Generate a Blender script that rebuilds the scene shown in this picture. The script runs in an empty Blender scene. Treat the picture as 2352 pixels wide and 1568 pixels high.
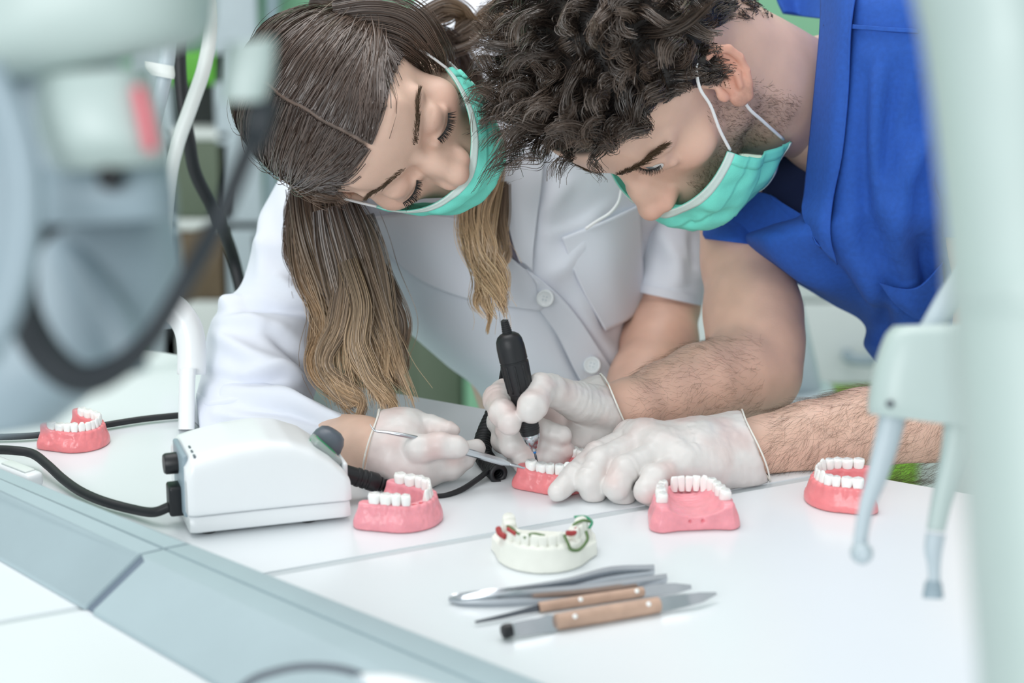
import bpy, math, random
import numpy as np
from mathutils import Vector, Matrix

# ------------------------------------------------------------------ camera, world, lights, exposure
FPX = 5553.0                       # focal length in pixels of the 2352 x 1568 frame (85 mm on 36 mm)
PITCH = math.radians(17.0)
CAM = np.array([0.0, 0.0, 1.375])
U_ = np.array([0.0, math.sin(PITCH), math.cos(PITCH)])
W_ = np.array([0.0, math.cos(PITCH), -math.sin(PITCH)])
R_ = np.array([1.0, 0.0, 0.0])
TZ = 0.75                          # table height

scene = bpy.context.scene
COL = scene.collection
cam_d = bpy.data.cameras.new('camera')
cam_d.lens = 85.0
cam_d.sensor_width = 36.0
cam_d.clip_start = 0.05
cam_d.dof.use_dof = True
cam_d.dof.focus_distance = 1.83
cam_d.dof.aperture_fstop = 4.8
cam_o = bpy.data.objects.new('camera', cam_d)
COL.objects.link(cam_o)
cam_o.location = CAM.tolist()
cam_o.rotation_euler = (math.radians(90) - PITCH, 0, 0)
scene.camera = cam_o

world = bpy.data.worlds.new('world')
scene.world = world
world.use_nodes = True
world.node_tree.nodes['Background'].inputs[0].default_value = (0.93, 0.98, 1.0, 1)
world.node_tree.nodes['Background'].inputs[1].default_value = 0.74

def area_light(name, loc, target, sx, sy, power, color=(1, 1, 1)):
    l = bpy.data.lights.new(name, 'AREA')
    l.shape = 'RECTANGLE'
    l.size = sx
    l.size_y = sy
    l.energy = power
    l.color = color
    o = bpy.data.objects.new(name, l)
    COL.objects.link(o)
    o.location = loc
    o.rotation_euler = (Vector(target) - Vector(loc)).to_track_quat('-Z', 'Y').to_euler()
    return o

area_light('ceiling_lamp', (-0.3, 2.3, 2.9), (-0.1, 1.9, 0.8), 2.0, 1.4, 30, (1.0, 0.99, 0.98))
area_light('front_fill', (-1.6, -2.6, 2.5), (0.0, 1.9, 0.95), 2.6, 2.0, 110, (0.97, 0.99, 1.0))  # unseen fill lamp added behind the camera to brighten the fronts

scene.view_settings.view_transform = 'Standard'
scene.view_settings.look = 'None'
scene.view_settings.exposure = 0.12
scene.view_settings.gamma = 1.0
scene.view_settings.use_curve_mapping = False
scene.cycles.use_denoising = True
scene.cycles.max_bounces = 6

rng = np.random.default_rng(7)

# ------------------------------------------------------------------ coordinate helpers
def P(px, py, d):
    """Point seen at pixel (px, py), d metres along the view axis."""
    return CAM + W_ * d + R_ * ((px - 1176.0) / FPX * d) - U_ * ((py - 784.0) / FPX * d)

def PA(a):
    a = np.asarray(a, float)
    d = a[:, 2:3]
    return CAM + W_ * d + R_ * ((a[:, 0:1] - 1176.0) / FPX * d) - U_ * ((a[:, 1:2] - 784.0) / FPX * d)

def T(px, py, h=0.0):
    """Point on the table (h above it) seen at the pixel."""
    v = W_ + R_ * ((px - 1176.0) / FPX) - U_ * ((py - 784.0) / FPX)
    return CAM + v * ((TZ + h - CAM[2]) / v[2])

def proj(X):
    v = np.asarray(X) - CAM
    d = v @ W_
    return np.stack([1176 + FPX * (v @ R_) / d, 784 - FPX * (v @ U_) / d, d], -1)

def catmull(pts, n):
    """Catmull-Rom resample of control rows pts to n rows (any column count)."""
    p = np.asarray(pts, float)
    m = len(p)
    if m == 2:
        t = np.linspace(0, 1, n)[:, None]
        return p[0] * (1 - t) + p[1] * t
    q = np.vstack([2 * p[0] - p[1], p, 2 * p[-1] - p[-2]])
    t = np.linspace(0, m - 1, n)
    i = np.minimum(t.astype(int), m - 2)
    f = (t - i)[:, None]
    a, b, c, d = q[i], q[i + 1], q[i + 2], q[i + 3]
    return 0.5 * ((2 * b) + (c - a) * f + (2 * a - 5 * b + 4 * c - d) * f ** 2 + (3 * b - a - 3 * c + d) * f ** 3)

def smooth01(x):
    x = np.clip(x, 0, 1)
    return x * x * (3 - 2 * x)

def hash_noise(p, seed=0):
    """Smooth value noise at points p (n,3), unit lattice, in -1..1."""
    p = np.asarray(p, float)
    i = np.floor(p).astype(np.int64)
    f = p - i
    f = f * f * (3 - 2 * f)
    def h(a):
        n = a[:, 0] * 374761393 + a[:, 1] * 668265263 + a[:, 2] * 2147483647 + seed * 974634777
        n = (n ^ (n >> 13)) * 1274126177
        n = n ^ (n >> 16)
        return (n & 0xffff) / 32767.5 - 1.0
    out = 0
    for dx in (0, 1):
        for dy in (0, 1):
            for dz in (0, 1):
                w = (f[:, 0] if dx else 1 - f[:, 0]) * (f[:, 1] if dy else 1 - f[:, 1]) * (f[:, 2] if dz else 1 - f[:, 2])
                out = out + w * h(i + np.array([dx, dy, dz]))
    return out

# ------------------------------------------------------------------ scene object helpers
def make_mesh(name, V, F, smooth=True):
    me = bpy.data.meshes.new(name)
    V = np.asarray(V, np.float32)
    if isinstance(F, np.ndarray):
        k = F.shape[1]
        me.vertices.add(len(V))
        me.vertices.foreach_set('co', V.ravel())
        me.loops.add(F.size)
        me.loops.foreach_set('vertex_index', F.astype(np.int32).ravel())
        me.polygons.add(len(F))
        me.polygons.foreach_set('loop_start', np.arange(0, F.size, k, dtype=np.int32))
        me.update(calc_edges=True)
        me.validate()
    else:
        me.from_pydata(V.tolist(), [], F)
    if smooth:
        me.polygons.foreach_set('use_smooth', np.ones(len(me.polygons), bool))
    me.update()
    return me

def set_col(me, name, C):
    a = me.attributes.new(name, 'FLOAT_COLOR', 'POINT')
    C = np.asarray(C, np.float32)
    if C.shape[1] == 3:
        C = np.hstack([C, np.ones((len(C), 1), np.float32)])
    a.data.foreach_set('color', C.ravel())

def obj(name, me, mat=None, parent=None):
    o = bpy.data.objects.new(name, me)
    COL.objects.link(o)
    if mat is not None and me is not None:
        if len(me.materials) == 0:
            me.materials.append(mat)
    if parent is not None:
        o.parent = parent
        o.matrix_parent_inverse = Matrix.Identity(4)
    return o

def put(name, V, F, mat, parent=None, smooth=True, sharp=None):
    """World-space mesh as an object; under a parent Empty the vertices are moved into its frame."""
    V = np.asarray(V, float)
    if parent is not None:
        M = np.array(world_matrix(parent).inverted())
        V = V @ M[:3, :3].T + M[:3, 3]
    me = make_mesh(name, V, F, smooth)
    if sharp is not None:
        me.set_sharp_from_angle(angle=math.radians(sharp))
    return obj(name, me, mat, parent)

def world_matrix(o):
    m = o.matrix_basis.copy()
    while o.parent is not None:
        o = o.parent
        m = o.matrix_basis @ m
    return m

def tag(o, label, cat, group=None, kind=None):
    if label:
        o['label'] = label
    if cat:
        o['category'] = cat
    if group:
        o['group'] = group
    if kind:
        o['kind'] = kind
    return o

def thing(name, loc, label, cat, rz=0.0, group=None):
    o = bpy.data.objects.new(name, None)
    o.empty_display_size = 0.05
    COL.objects.link(o)
    o.location = [float(c) for c in loc]
    o.rotation_euler = (0, 0, rz)
    return tag(o, label, cat, group)

# ------------------------------------------------------------------ shape builders (return V, F)
def merge(*parts):
    V, F, n = [], [], 0
    for v, f in parts:
        v = np.asarray(v, float)
        V.append(v)
        F += [tuple(int(i) + n for i in q) for q in f]
        n += len(v)
    return np.vstack(V), F

def grid_faces(nu, nv, close_u=False, close_v=False):
    """Faces of a grid stored row-major, nu rows by nv columns."""
    F = []
    for i in range(nu if close_u else nu - 1):
        for j in range(nv if close_v else nv - 1):
            a = i * nv + j
            b = i * nv + (j + 1) % nv
            c = ((i + 1) % nu) * nv + (j + 1) % nv
            d = ((i + 1) % nu) * nv + j
            F.append((a, b, c, d))
    return F

def box(c, s, bev=0.0):
    """Axis-aligned box centre c, size s, chamfered by bev."""
    c = np.asarray(c, float)
    h = np.asarray(s, float) / 2
    if bev <= 0:
        V = np.array([[x, y, z] for x in (-1, 1) for y in (-1, 1) for z in (-1, 1)]) * h + c
        return V, [(0, 1, 3, 2), (4, 6, 7, 5), (0, 4, 5, 1), (2, 3, 7, 6), (0, 2, 6, 4), (1, 5, 7, 3)]
    import bmesh
    bm = bmesh.new()
    bmesh.ops.create_cube(bm, size=1.0)
    for v in bm.verts:
        v.co = Vector((v.co.x * s[0], v.co.y * s[1], v.co.z * s[2]))
    bmesh.ops.bevel(bm, geom=bm.edges[:], offset=bev, segments=3, affect='EDGES', profile=0.5)
    bm.verts.index_update()
    V = np.array([v.co[:] for v in bm.verts]) + c
    F = [tuple(v.index for v in f.verts) for f in bm.faces]
    bm.free()
    return V, F

def tube(pts, r, n=10, seg=None, cap=True):
    """Round tube through pts (catmull), r a number or one per point."""
    pts = np.asarray(pts, float)
    r = np.full(len(pts), r, float) if np.isscalar(r) else np.asarray(r, float)
    seg = seg or max(8, len(pts) * 6)
    q = catmull(np.hstack([pts, r[:, None]]), seg) if len(pts) > 2 or seg > 2 else np.hstack([pts, r[:, None]])
    c, rr = q[:, :3], np.maximum(q[:, 3], 1e-5)
    t = np.gradient(c, axis=0)
    t /= np.linalg.norm(t, axis=1)[:, None] + 1e-12
    nrm = np.cross(t[0], [0.31, 0.2, 0.93])
    nrm /= np.linalg.norm(nrm)
    V = []
    for i in range(len(c)):
        nrm = nrm - t[i] * (nrm @ t[i])
        nrm /= np.linalg.norm(nrm) + 1e-12
        b = np.cross(t[i], nrm)
        a = np.linspace(0, 2 * np.pi, n, endpoint=False)
        V.append(c[i] + rr[i] * (np.cos(a)[:, None] * nrm + np.sin(a)[:, None] * b))
    V = np.vstack(V)
    F = grid_faces(len(c), n, close_v=True)
    if cap:
        F.append(tuple(range(n))[::-1])
        F.append(tuple(range((len(c) - 1) * n, len(c) * n)))
    return V, F

def lathe(a, b, prof, n=24):
    """Surface of revolution about a->b; prof rows (t along in metres from a, radius)."""
    a, b = np.asarray(a, float), np.asarray(b, float)
    t = (b - a) / np.linalg.norm(b - a)
    x = np.cross(t, [0.2, 0.9, 0.3])
    x /= np.linalg.norm(x)
    y = np.cross(t, x)
    th = np.linspace(0, 2 * np.pi, n, endpoint=False)
    V = np.vstack([a + t * s + max(r, 1e-5) * (np.cos(th)[:, None] * x + np.sin(th)[:, None] * y) for s, r in prof])
    F = grid_faces(len(prof), n, close_v=True)
    F.append(tuple(range(n))[::-1])
    F.append(tuple(range((len(prof) - 1) * n, len(prof) * n)))
    return V, F

def prism(poly, z0, z1):
    """Vertical prism of a plan polygon (list of xy)."""
    n = len(poly)
    V = [[p[0], p[1], z0] for p in poly] + [[p[0], p[1], z1] for p in poly]
    F = [tuple(range(n))[::-1], tuple(range(n, 2 * n))]
    F += [(i, (i + 1) % n, n + (i + 1) % n, n + i) for i in range(n)]
    return np.array(V, float), F

def loft(rings, n=48, seg=60, power=1.0, cap=True):
    """Rings (lx, ly, rx, ry, d, dr[, dd]): the left and right outline pixels, depth of the middle, half thickness in depth,
    and how much deeper the right end is than the middle. Smooth closed tube."""
    R = np.array([list(r) + [0.0] * (7 - len(r)) for r in rings], float)
    Q = catmull(R, seg)
    th = np.linspace(0, 2 * np.pi, n, endpoint=False)
    c, s = np.cos(th), np.sin(th)
    if power != 1.0:
        c = np.sign(c) * np.abs(c) ** power
        s = np.sign(s) * np.abs(s) ** power
    px = (Q[:, 0:1] + Q[:, 2:3]) / 2 + (Q[:, 2:3] - Q[:, 0:1]) / 2 * c
    py = (Q[:, 1:2] + Q[:, 3:4]) / 2 + (Q[:, 3:4] - Q[:, 1:2]) / 2 * c
    d = Q[:, 4:5] - Q[:, 5:6] * s + Q[:, 6:7] * c
    V = PA(np.stack([px.ravel(), py.ravel(), d.ravel()], 1))
    F = grid_faces(seg, n, close_v=True)
    if cap:
        F.append(tuple(range(n))[::-1])
        F.append(tuple(range((seg - 1) * n, seg * n)))
    return V, F

def sheet(rows, nu=40, nv=40, thick=0.0015):
    """Smooth cloth panel from a control grid rows[i][j] = (px, py, d), given a real thickness."""
    G = np.array(rows, float)
    A = np.stack([catmull(G[:, j], nu) for j in range(G.shape[1])], 1)
    B = np.stack([catmull(A[i], nv) for i in range(nu)], 0)
    V = PA(B.reshape(-1, 3))
    return thicken(V.reshape(nu, nv, 3), thick)

def thicken(Gv, thick):
    nu, nv = Gv.shape[:2]
    du = np.gradient(Gv, axis=0)
    dv = np.gradient(Gv, axis=1)
    N = np.cross(du, dv)
    N /= np.linalg.norm(N, axis=2)[..., None] + 1e-12
    V = np.vstack([Gv.reshape(-1, 3), (Gv + N * thick).reshape(-1, 3)])
    n = nu * nv
    F = grid_faces(nu, nv)
    F2 = [tuple(i + n for i in q[::-1]) for q in F]
    rim = [i for i in range(nv)] + [i * nv + nv - 1 for i in range(1, nu)] + [(nu - 1) * nv + j for j in range(nv - 2, -1, -1)] + [i * nv for i in range(nu - 2, 0, -1)]
    E = [(rim[(k + 1) % len(rim)], rim[k], rim[k] + n, rim[(k + 1) % len(rim)] + n) for k in range(len(rim))]
    return V, F + F2 + E

def vnormals(V, F):
    N = np.zeros_like(V)
    Q = np.array([f for f in F if len(f) == 4])
    if len(Q):
        fn = np.cross(V[Q[:, 2]] - V[Q[:, 0]], V[Q[:, 3]] - V[Q[:, 1]])
        for k in range(4):
            np.add.at(N, Q[:, k], fn)
    N /= np.linalg.norm(N, axis=1)[:, None] + 1e-12
    return N

def outward(V, N):
    c = V.mean(0)
    return N if ((V - c) * N).sum() > 0 else -N

def polydist(p, line):
    """Distance of 2-D points p to a polyline, and the fraction along it."""
    line = np.asarray(line, float)
    best = np.full(len(p), 1e9)
    frac = np.zeros(len(p))
    side = np.zeros(len(p))
    m = len(line) - 1
    for i in range(m):
        a, b = line[i], line[i + 1]
        ab = b - a
        t = np.clip(((p - a) @ ab) / (ab @ ab + 1e-12), 0, 1)
        q = p - (a + t[:, None] * ab)
        d = np.hypot(q[:, 0], q[:, 1])
        s = ab[0] * q[:, 1] - ab[1] * q[:, 0]
        u = d < best
        best[u], frac[u], side[u] = d[u], (i + t[u]) / m, np.sign(s[u])
    return best, frac, side

def folds(V, F, lines, noise=0.0, nscale=18.0, seed=1, front=True, gain=1.9):
    """Raise cloth folds: lines of (pixel polyline, width px, height m). Real displacement along the normals."""
    N = outward(V, vnormals(V, F))
    pr = proj(V)
    view = V - CAM
    view /= np.linalg.norm(view, axis=1)[:, None]
    facing = smooth01(-(N * view).sum(1) * 2.0 + 0.3) if front else np.ones(len(V))
    D = np.zeros(len(V))
    for line, w, h in lines:
        d, fr, _ = polydist(pr[:, :2], line)
        D += gain * h * np.exp(-(d / w) ** 2) * np.sin(np.pi * np.clip(fr * 0.9 + 0.08, 0, 1)) ** 0.5
    D *= facing
    if noise:
        D += noise * (hash_noise(V * nscale, seed) + 0.5 * hash_noise(V * nscale * 2.1, seed + 5))
    return V + N * D[:, None]

# ------------------------------------------------------------------ signed distance fields and surface nets
class Field:
    def __init__(self, lo, hi, res):
        self.lo = np.asarray(lo, np.float32)
        self.res = res
        self.n = np.ceil((np.asarray(hi) - self.lo) / res).astype(int) + 1
        self.ax = [self.lo[k] + np.arange(self.n[k], dtype=np.float32) * res for k in range(3)]
        self.d = np.full(self.n, 1e3, np.float32)
    def sub(self, lo, hi):
        s = []
        for k in range(3):
            a = int(np.clip(math.floor((lo[k] - self.lo[k]) / self.res), 0, self.n[k] - 1))
            b = int(np.clip(math.ceil((hi[k] - self.lo[k]) / self.res) + 1, a + 1, self.n[k]))
            s.append(slice(a, b))
        return tuple(s)
    def grid(self, s):
        return (self.ax[0][s[0]][:, None, None], self.ax[1][s[1]][None, :, None], self.ax[2][s[2]][None, None, :])
    def apply(self, s, e, k, op):
        d = self.d[s]
        if op == 'sub':
            e = -e
            h = np.clip(0.5 - 0.5 * (d - e) / k, 0, 1)
            self.d[s] = d * (1 - h) + e * h + k * h * (1 - h)
        else:
            h = np.clip(0.5 + 0.5 * (d - e) / k, 0, 1)
            self.d[s] = d * (1 - h) + e * h - k * h * (1 - h)
    def ell(self, c, r, k=1.0, op='add', R=None, pad=None):
        c = np.asarray(c, np.float32)
        r = np.asarray(r, np.float32)
        m = float(max(r)) + (k * 3 if pad is None else pad)
        s = self.sub(c - m, c + m)
        x, y, z = self.grid(s)
        x, y, z = x - c[0], y - c[1], z - c[2]
        if R is not None:
            R = np.asarray(R, np.float32)
            x, y, z = (R[0, 0] * x + R[1, 0] * y + R[2, 0] * z, R[0, 1] * x + R[1, 1] * y + R[2, 1] * z, R[0, 2] * x + R[1, 2] * y + R[2, 2] * z)
        k0 = np.sqrt((x / r[0]) ** 2 + (y / r[1]) ** 2 + (z / r[2]) ** 2)
        k1 = np.sqrt((x / r[0] ** 2) ** 2 + (y / r[1] ** 2) ** 2 + (z / r[2] ** 2) ** 2)
        e = np.where(k0 < 0.05, -float(min(r)), k0 * (k0 - 1) / np.maximum(k1, 1e-6)).astype(np.float32)
        self.apply(s, e, k, op)
    def cone(self, a, b, ra, rb, k=1.0, op='add', pad=None):
        a, b = np.asarray(a, np.float32), np.asarray(b, np.float32)
        m = max(ra, rb) + (k * 3 if pad is None else pad)
        s = self.sub(np.minimum(a, b) - m, np.maximum(a, b) + m)
        x, y, z = self.grid(s)
        ab = b - a
        l2 = float(ab @ ab) + 1e-12
        t = np.clip(((x - a[0]) * ab[0] + (y - a[1]) * ab[1] + (z - a[2]) * ab[2]) / l2, 0, 1)
        e = np.sqrt((x - a[0] - t * ab[0]) ** 2 + (y - a[1] - t * ab[1]) ** 2 + (z - a[2] - t * ab[2]) ** 2) - (ra + (rb - ra) * t)
        self.apply(s, e, k, op)
    def chain(self, pts, k=1.0, op='add'):
        """pts rows (x, y, z, r)"""
        for i in range(len(pts) - 1):
            self.cone(pts[i][:3], pts[i + 1][:3], pts[i][3], pts[i + 1][3], k, op)
    def union(self, other, k):
        h = np.clip(0.5 + 0.5 * (self.d - other.d) / k, 0, 1)
        self.d = self.d * (1 - h) + other.d * h - k * h * (1 - h)
    def plane(self, p, nrm, k=1.0):
        """Cut away the side the normal points to."""
        p, nrm = np.asarray(p, np.float32), np.asarray(nrm, np.float32)
        nrm = nrm / np.linalg.norm(nrm)
        x, y, z = self.grid((slice(None),) * 3)
        e = (x - p[0]) * nrm[0] + (y - p[1]) * nrm[1] + (z - p[2]) * nrm[2]
        h = np.clip(0.5 - 0.5 * (self.d - e) / k, 0, 1)
        self.d = self.d * (1 - h) + e * h + k * h * (1 - h)
    def mesh(self):
        d = self.d
        n = np.array(d.shape)
        ins = d < 0
        c = np.zeros(n - 1, np.int8)
        for dx in (0, 1):
            for dy in (0, 1):
                for dz in (0, 1):
                    c += ins[dx:n[0] - 1 + dx, dy:n[1] - 1 + dy, dz:n[2] - 1 + dz]
        cell = (c > 0) & (c < 8)
        idx = np.argwhere(cell)
        vid = np.full(n - 1, -1, np.int64)
        vid[cell] = np.arange(len(idx))
        acc = np.zeros((len(idx), 3))
        cnt = np.zeros(len(idx))
        corner = [(x, y, z) for x in (0, 1) for y in (0, 1) for z in (0, 1)]
        for a in corner:
            for k in range(3):
                if a[k]:
                    continue
                b = list(a)
                b[k] = 1
                da = d[idx[:, 0] + a[0], idx[:, 1] + a[1], idx[:, 2] + a[2]]
                db = d[idx[:, 0] + b[0], idx[:, 1] + b[1], idx[:, 2] + b[2]]
                m = (da < 0) != (db < 0)
                t = np.where(m, da / np.where(m, da - db, 1), 0)
                p = np.tile(np.array(a, float), (len(idx), 1))
                p[:, k] = t
                acc[m] += p[m]
                cnt[m] += 1
        V = (idx + acc / cnt[:, None]) * self.res + self.lo
        F = []
        for k in range(3):
            u, v = (k + 1) % 3, (k + 2) % 3
            sl0 = [slice(None)] * 3
            sl1 = [slice(None)] * 3
            sl0[k] = slice(0, n[k] - 1)
            sl1[k] = slice(1, n[k])
            A, B = ins[tuple(sl0)], ins[tuple(sl1)]
            e = np.argwhere(A != B)
            e = e[(e[:, u] > 0) & (e[:, v] > 0) & (e[:, u] < n[u] - 1) & (e[:, v] < n[v] - 1)]
            o = np.zeros((4, 3), int)
            o[1, u] = o[2, u] = o[2, v] = o[3, v] = -1
            q = np.stack([vid[tuple((e + o[j]).T)] for j in range(4)], 1)
            inside = A[tuple(e.T)]
            q[~inside] = q[~inside][:, ::-1]
            F.append(q)
        F = np.vstack(F)
        return V, F[(F >= 0).all(1)]

def relax(V, F, it=2, lam=0.5):
    """Laplacian smoothing over quads."""
    V = V.copy()
    E = np.vstack([F[:, [0, 1]], F[:, [1, 2]], F[:, [2, 3]], F[:, [3, 0]]])
    deg = np.bincount(E.ravel(), minlength=len(V)).astype(float)
    for _ in range(it):
        S = np.zeros_like(V)
        for k in range(3):
            S[:, k] = np.bincount(E[:, 0], V[E[:, 1], k], len(V)) + np.bincount(E[:, 1], V[E[:, 0], k], len(V))
        V += lam * (S / np.maximum(deg, 1)[:, None] - V)
    return V

def strand_mesh(S, r0, r1, col=None):
    """S (n, m, 3) strands -> triangular-section tubes; radius r0 at the root to r1 at the tip."""
    n, m, _ = S.shape
    t = np.gradient(S, axis=1)
    t /= np.linalg.norm(t, axis=2)[..., None] + 1e-12
    ref = np.array([0.37, 0.61, 0.7])
    a = np.cross(t, ref)
    a /= np.linalg.norm(a, axis=2)[..., None] + 1e-9
    b = np.cross(t, a)
    r = (np.linspace(0, 1, m) ** 1.5)[None, :, None]
    r = r0 * (1 - r) + r1 * r
    V = np.stack([S + r * (math.cos(k * 2.0944) * a + math.sin(k * 2.0944) * b) for k in range(3)], 2)   # n m 3 3
    V = V.reshape(-1, 3)
    base = (np.arange(n)[:, None, None] * m + np.arange(m - 1)[None, :, None]) * 3
    k = np.arange(3)[None, None, :]
    k2 = (k + 1) % 3
    F = np.stack([base + k, base + k2, base + 3 + k2, base + 3 + k], -1).reshape(-1, 4)
    C = None if col is None else np.repeat(np.broadcast_to(col, (n, m, 3)).reshape(-1, 3), 3, axis=0)
    return V, F, C

def ribbon_strands(S, r0, r1, col, ref):
    """S (n, m, 3) strands -> narrow flat hair ribbons whose broad side faces ref (n, 3)."""
    n, m, _ = S.shape
    t = np.gradient(S, axis=1)
    t /= np.linalg.norm(t, axis=2)[..., None] + 1e-12
    a = np.cross(t, ref[:, None, :])
    a /= np.linalg.norm(a, axis=2)[..., None] + 1e-9
    r = (np.linspace(0, 1, m) ** 1.5)[None, :, None]
    r = r0 * (1 - r) + r1 * r
    V = np.stack([S - r * a, S + r * a], 2).reshape(-1, 3)
    base = (np.arange(n)[:, None] * m + np.arange(m - 1)[None, :]) * 2
    F = np.stack([base, base + 1, base + 3, base + 2], -1).reshape(-1, 4)
    C = np.repeat(np.broadcast_to(col, (n, m, 3)).reshape(-1, 3), 2, axis=0)
    return V, F, C

# ------------------------------------------------------------------ materials
def srgb(h):
    h = h.lstrip('#')
    c = [int(h[i:i + 2], 16) / 255 for i in (0, 2, 4)]
    return tuple((x / 12.92 if x < 0.04045 else ((x + 0.055) / 1.055) ** 2.4) for x in c)

def mat(name, color, rough=0.5, metal=0.0, spec=0.5, noise=0.0, nscale=40.0, bump=0.0, bscale=200.0, sss=0.0, sssr=(1, 0.35, 0.2),
        attr=None, coat=0.0, trans=0.0, emit=None, sss_scale=0.004, detail=4.0):
    m = bpy.data.materials.new(name)
    m.use_nodes = True
    nt = m.node_tree
    b = nt.nodes['Principled BSDF']
    if isinstance(color, str):
        color = srgb(color)
    b.inputs['Roughness'].default_value = rough
    b.inputs['Metallic'].default_value = metal
    b.inputs['Specular IOR Level'].default_value = spec
    b.inputs['Coat Weight'].default_value = coat
    b.inputs['Transmission Weight'].default_value = trans
    if sss > 0:
        b.inputs['Subsurface Weight'].default_value = sss
        b.inputs['Subsurface Radius'].default_value = sssr
        b.inputs['Subsurface Scale'].default_value = sss_scale
    tc = nt.nodes.new('ShaderNodeTexCoord')
    src = None
    if attr:
        at = nt.nodes.new('ShaderNodeAttribute')
        at.attribute_name = attr
        src = at.outputs['Color']
    if noise > 0:
        tn = nt.nodes.new('ShaderNodeTexNoise')
        tn.inputs['Scale'].default_value = nscale
        tn.inputs['Detail'].default_value = detail
        nt.links.new(tc.outputs['Object'], tn.inputs['Vector'])
        mr = nt.nodes.new('ShaderNodeMapRange')
        mr.inputs['From Min'].default_value = 0.3
        mr.inputs['From Max'].default_value = 0.7
        mr.inputs['To Min'].default_value = 1.0 - noise
        mr.inputs['To Max'].default_value = 1.0 + noise * 0.5
        nt.links.new(tn.outputs['Fac'], mr.inputs['Value'])
        mx = nt.nodes.new('ShaderNodeMix')
        mx.data_type = 'RGBA'
        mx.blend_type = 'MULTIPLY'
        mx.inputs[0].default_value = 1.0
        if src is not None:
            nt.links.new(src, mx.inputs[6])
        else:
            mx.inputs[6].default_value = (*color, 1)
        nt.links.new(mr.outputs['Result'], mx.inputs[7])
        src = mx.outputs[2]
    if src is not None:
        nt.links.new(src, b.inputs['Base Color'])
    else:
        b.inputs['Base Color'].default_value = (*color, 1)
    if bump > 0:
        bn = nt.nodes.new('ShaderNodeTexNoise')
        bn.inputs['Scale'].default_value = bscale
        bn.inputs['Detail'].default_value = 5
        nt.links.new(tc.outputs['Object'], bn.inputs['Vector'])
        bp = nt.nodes.new('ShaderNodeBump')
        bp.inputs['Strength'].default_value = bump
        bp.inputs['Distance'].default_value = 0.001
        nt.links.new(bn.outputs['Fac'], bp.inputs['Height'])
        nt.links.new(bp.outputs['Normal'], b.inputs['Normal'])
    if emit:
        b.inputs['Emission Color'].default_value = (*emit[0], 1)
        b.inputs['Emission Strength'].default_value = emit[1]
    return m

def weave(m, scale, strength, dist=0.0004):
    """Add a woven cloth bump to a material."""
    nt = m.node_tree
    b = nt.nodes['Principled BSDF']
    tc = nt.nodes.new('ShaderNodeTexCoord')
    hs = []
    for ax in ('X', 'Z'):
        wv = nt.nodes.new('ShaderNodeTexWave')
        wv.bands_direction = ax
        wv.inputs['Scale'].default_value = scale
        wv.inputs['Distortion'].default_value = 1.0
        nt.links.new(tc.outputs['Object'], wv.inputs['Vector'])
        hs.append(wv)
    ad = nt.nodes.new('ShaderNodeMath')
    ad.operation = 'ADD'
    nt.links.new(hs[0].outputs['Fac'], ad.inputs[0])
    nt.links.new(hs[1].outputs['Fac'], ad.inputs[1])
    bp = nt.nodes.new('ShaderNodeBump')
    bp.inputs['Strength'].default_value = strength
    bp.inputs['Distance'].default_value = dist
    nt.links.new(ad.outputs[0], bp.inputs['Height'])
    old = b.inputs['Normal'].links
    if old:
        nt.links.new(old[0].from_socket, bp.inputs['Normal'])
    nt.links.new(bp.outputs['Normal'], b.inputs['Normal'])
    return m

M = {}
M['table'] = mat('white_laminate', '#e3e8eb', 0.22, noise=0.015, nscale=6)
M['strip'] = mat('grey_inlay', '#c3cbce', 0.4, noise=0.03)
M['duct'] = mat('grey_duct_plastic', '#a6b8be', 0.38, noise=0.05, nscale=14, bump=0.05, bscale=90)
M['duct_dark'] = mat('duct_seam_grey', '#6d7b8a', 0.6, noise=0.05)
M['white_plastic'] = mat('white_plastic', '#eceff1', 0.28, noise=0.012, nscale=20)
M['offwhite'] = mat('offwhite_plastic', '#dfe5e2', 0.4, noise=0.02)
M['grey_plastic'] = mat('grey_plastic', '#5b636d', 0.35, noise=0.05)
M['pale_grey'] = mat('pale_grey_metal', '#b7c4cb', 0.4, noise=0.03)
M['equip'] = mat('pale_equipment_paint', '#b4c4c1', 0.4, noise=0.02)
M['equip_grey'] = mat('grey_equipment_paint', '#93a5af', 0.45, noise=0.03)
M['hose_dark'] = mat('dark_hose_rubber', '#2a3036', 0.5, noise=0.08)
M['graphite'] = mat('pencil_graphite', '#8f9392', 0.7)
M['mid_grey'] = mat('mid_grey_paint', '#93a5af', 0.45, noise=0.04)
M['black'] = mat('black_plastic', '#17191d', 0.42, noise=0.1, nscale=80, bump=0.05)
M['rubber'] = mat('black_rubber', '#1b1d21', 0.5, noise=0.1, nscale=60, bump=0.1, bscale=300)
M['steel'] = mat('polished_steel', '#c7cbd0', 0.2, metal=1.0, noise=0.05, nscale=60)
M['steel_dark'] = mat('dark_steel', '#6c7077', 0.3, metal=1.0, noise=0.1)
M['gum'] = mat('pink_gum_acrylic', '#f29ea8', 0.3, noise=0.10, nscale=110, bump=0.25, bscale=260, sss=0.25, sss_scale=0.003)
M['gum_red'] = mat('coral_gum_acrylic', '#ef8a8e', 0.28, noise=0.08, nscale=110, bump=0.15, bscale=260, sss=0.25, sss_scale=0.003)
M['socket'] = mat('red_socket', '#dd4a58', 0.35, noise=0.1)
M['tooth'] = mat('white_tooth_enamel', '#f6f6f3', 0.18, noise=0.02, nscale=200, sss=0.15, sss_scale=0.002)
M['plaster'] = mat('ivory_plaster', '#eeefe6', 0.7, noise=0.03, nscale=90, bump=0.15, bscale=300)
M['wax_green'] = mat('green_wax', '#5d7a48', 0.4, noise=0.15)
M['wax_teal'] = mat('teal_wax', '#2f9a72', 0.4, noise=0.1)
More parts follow.
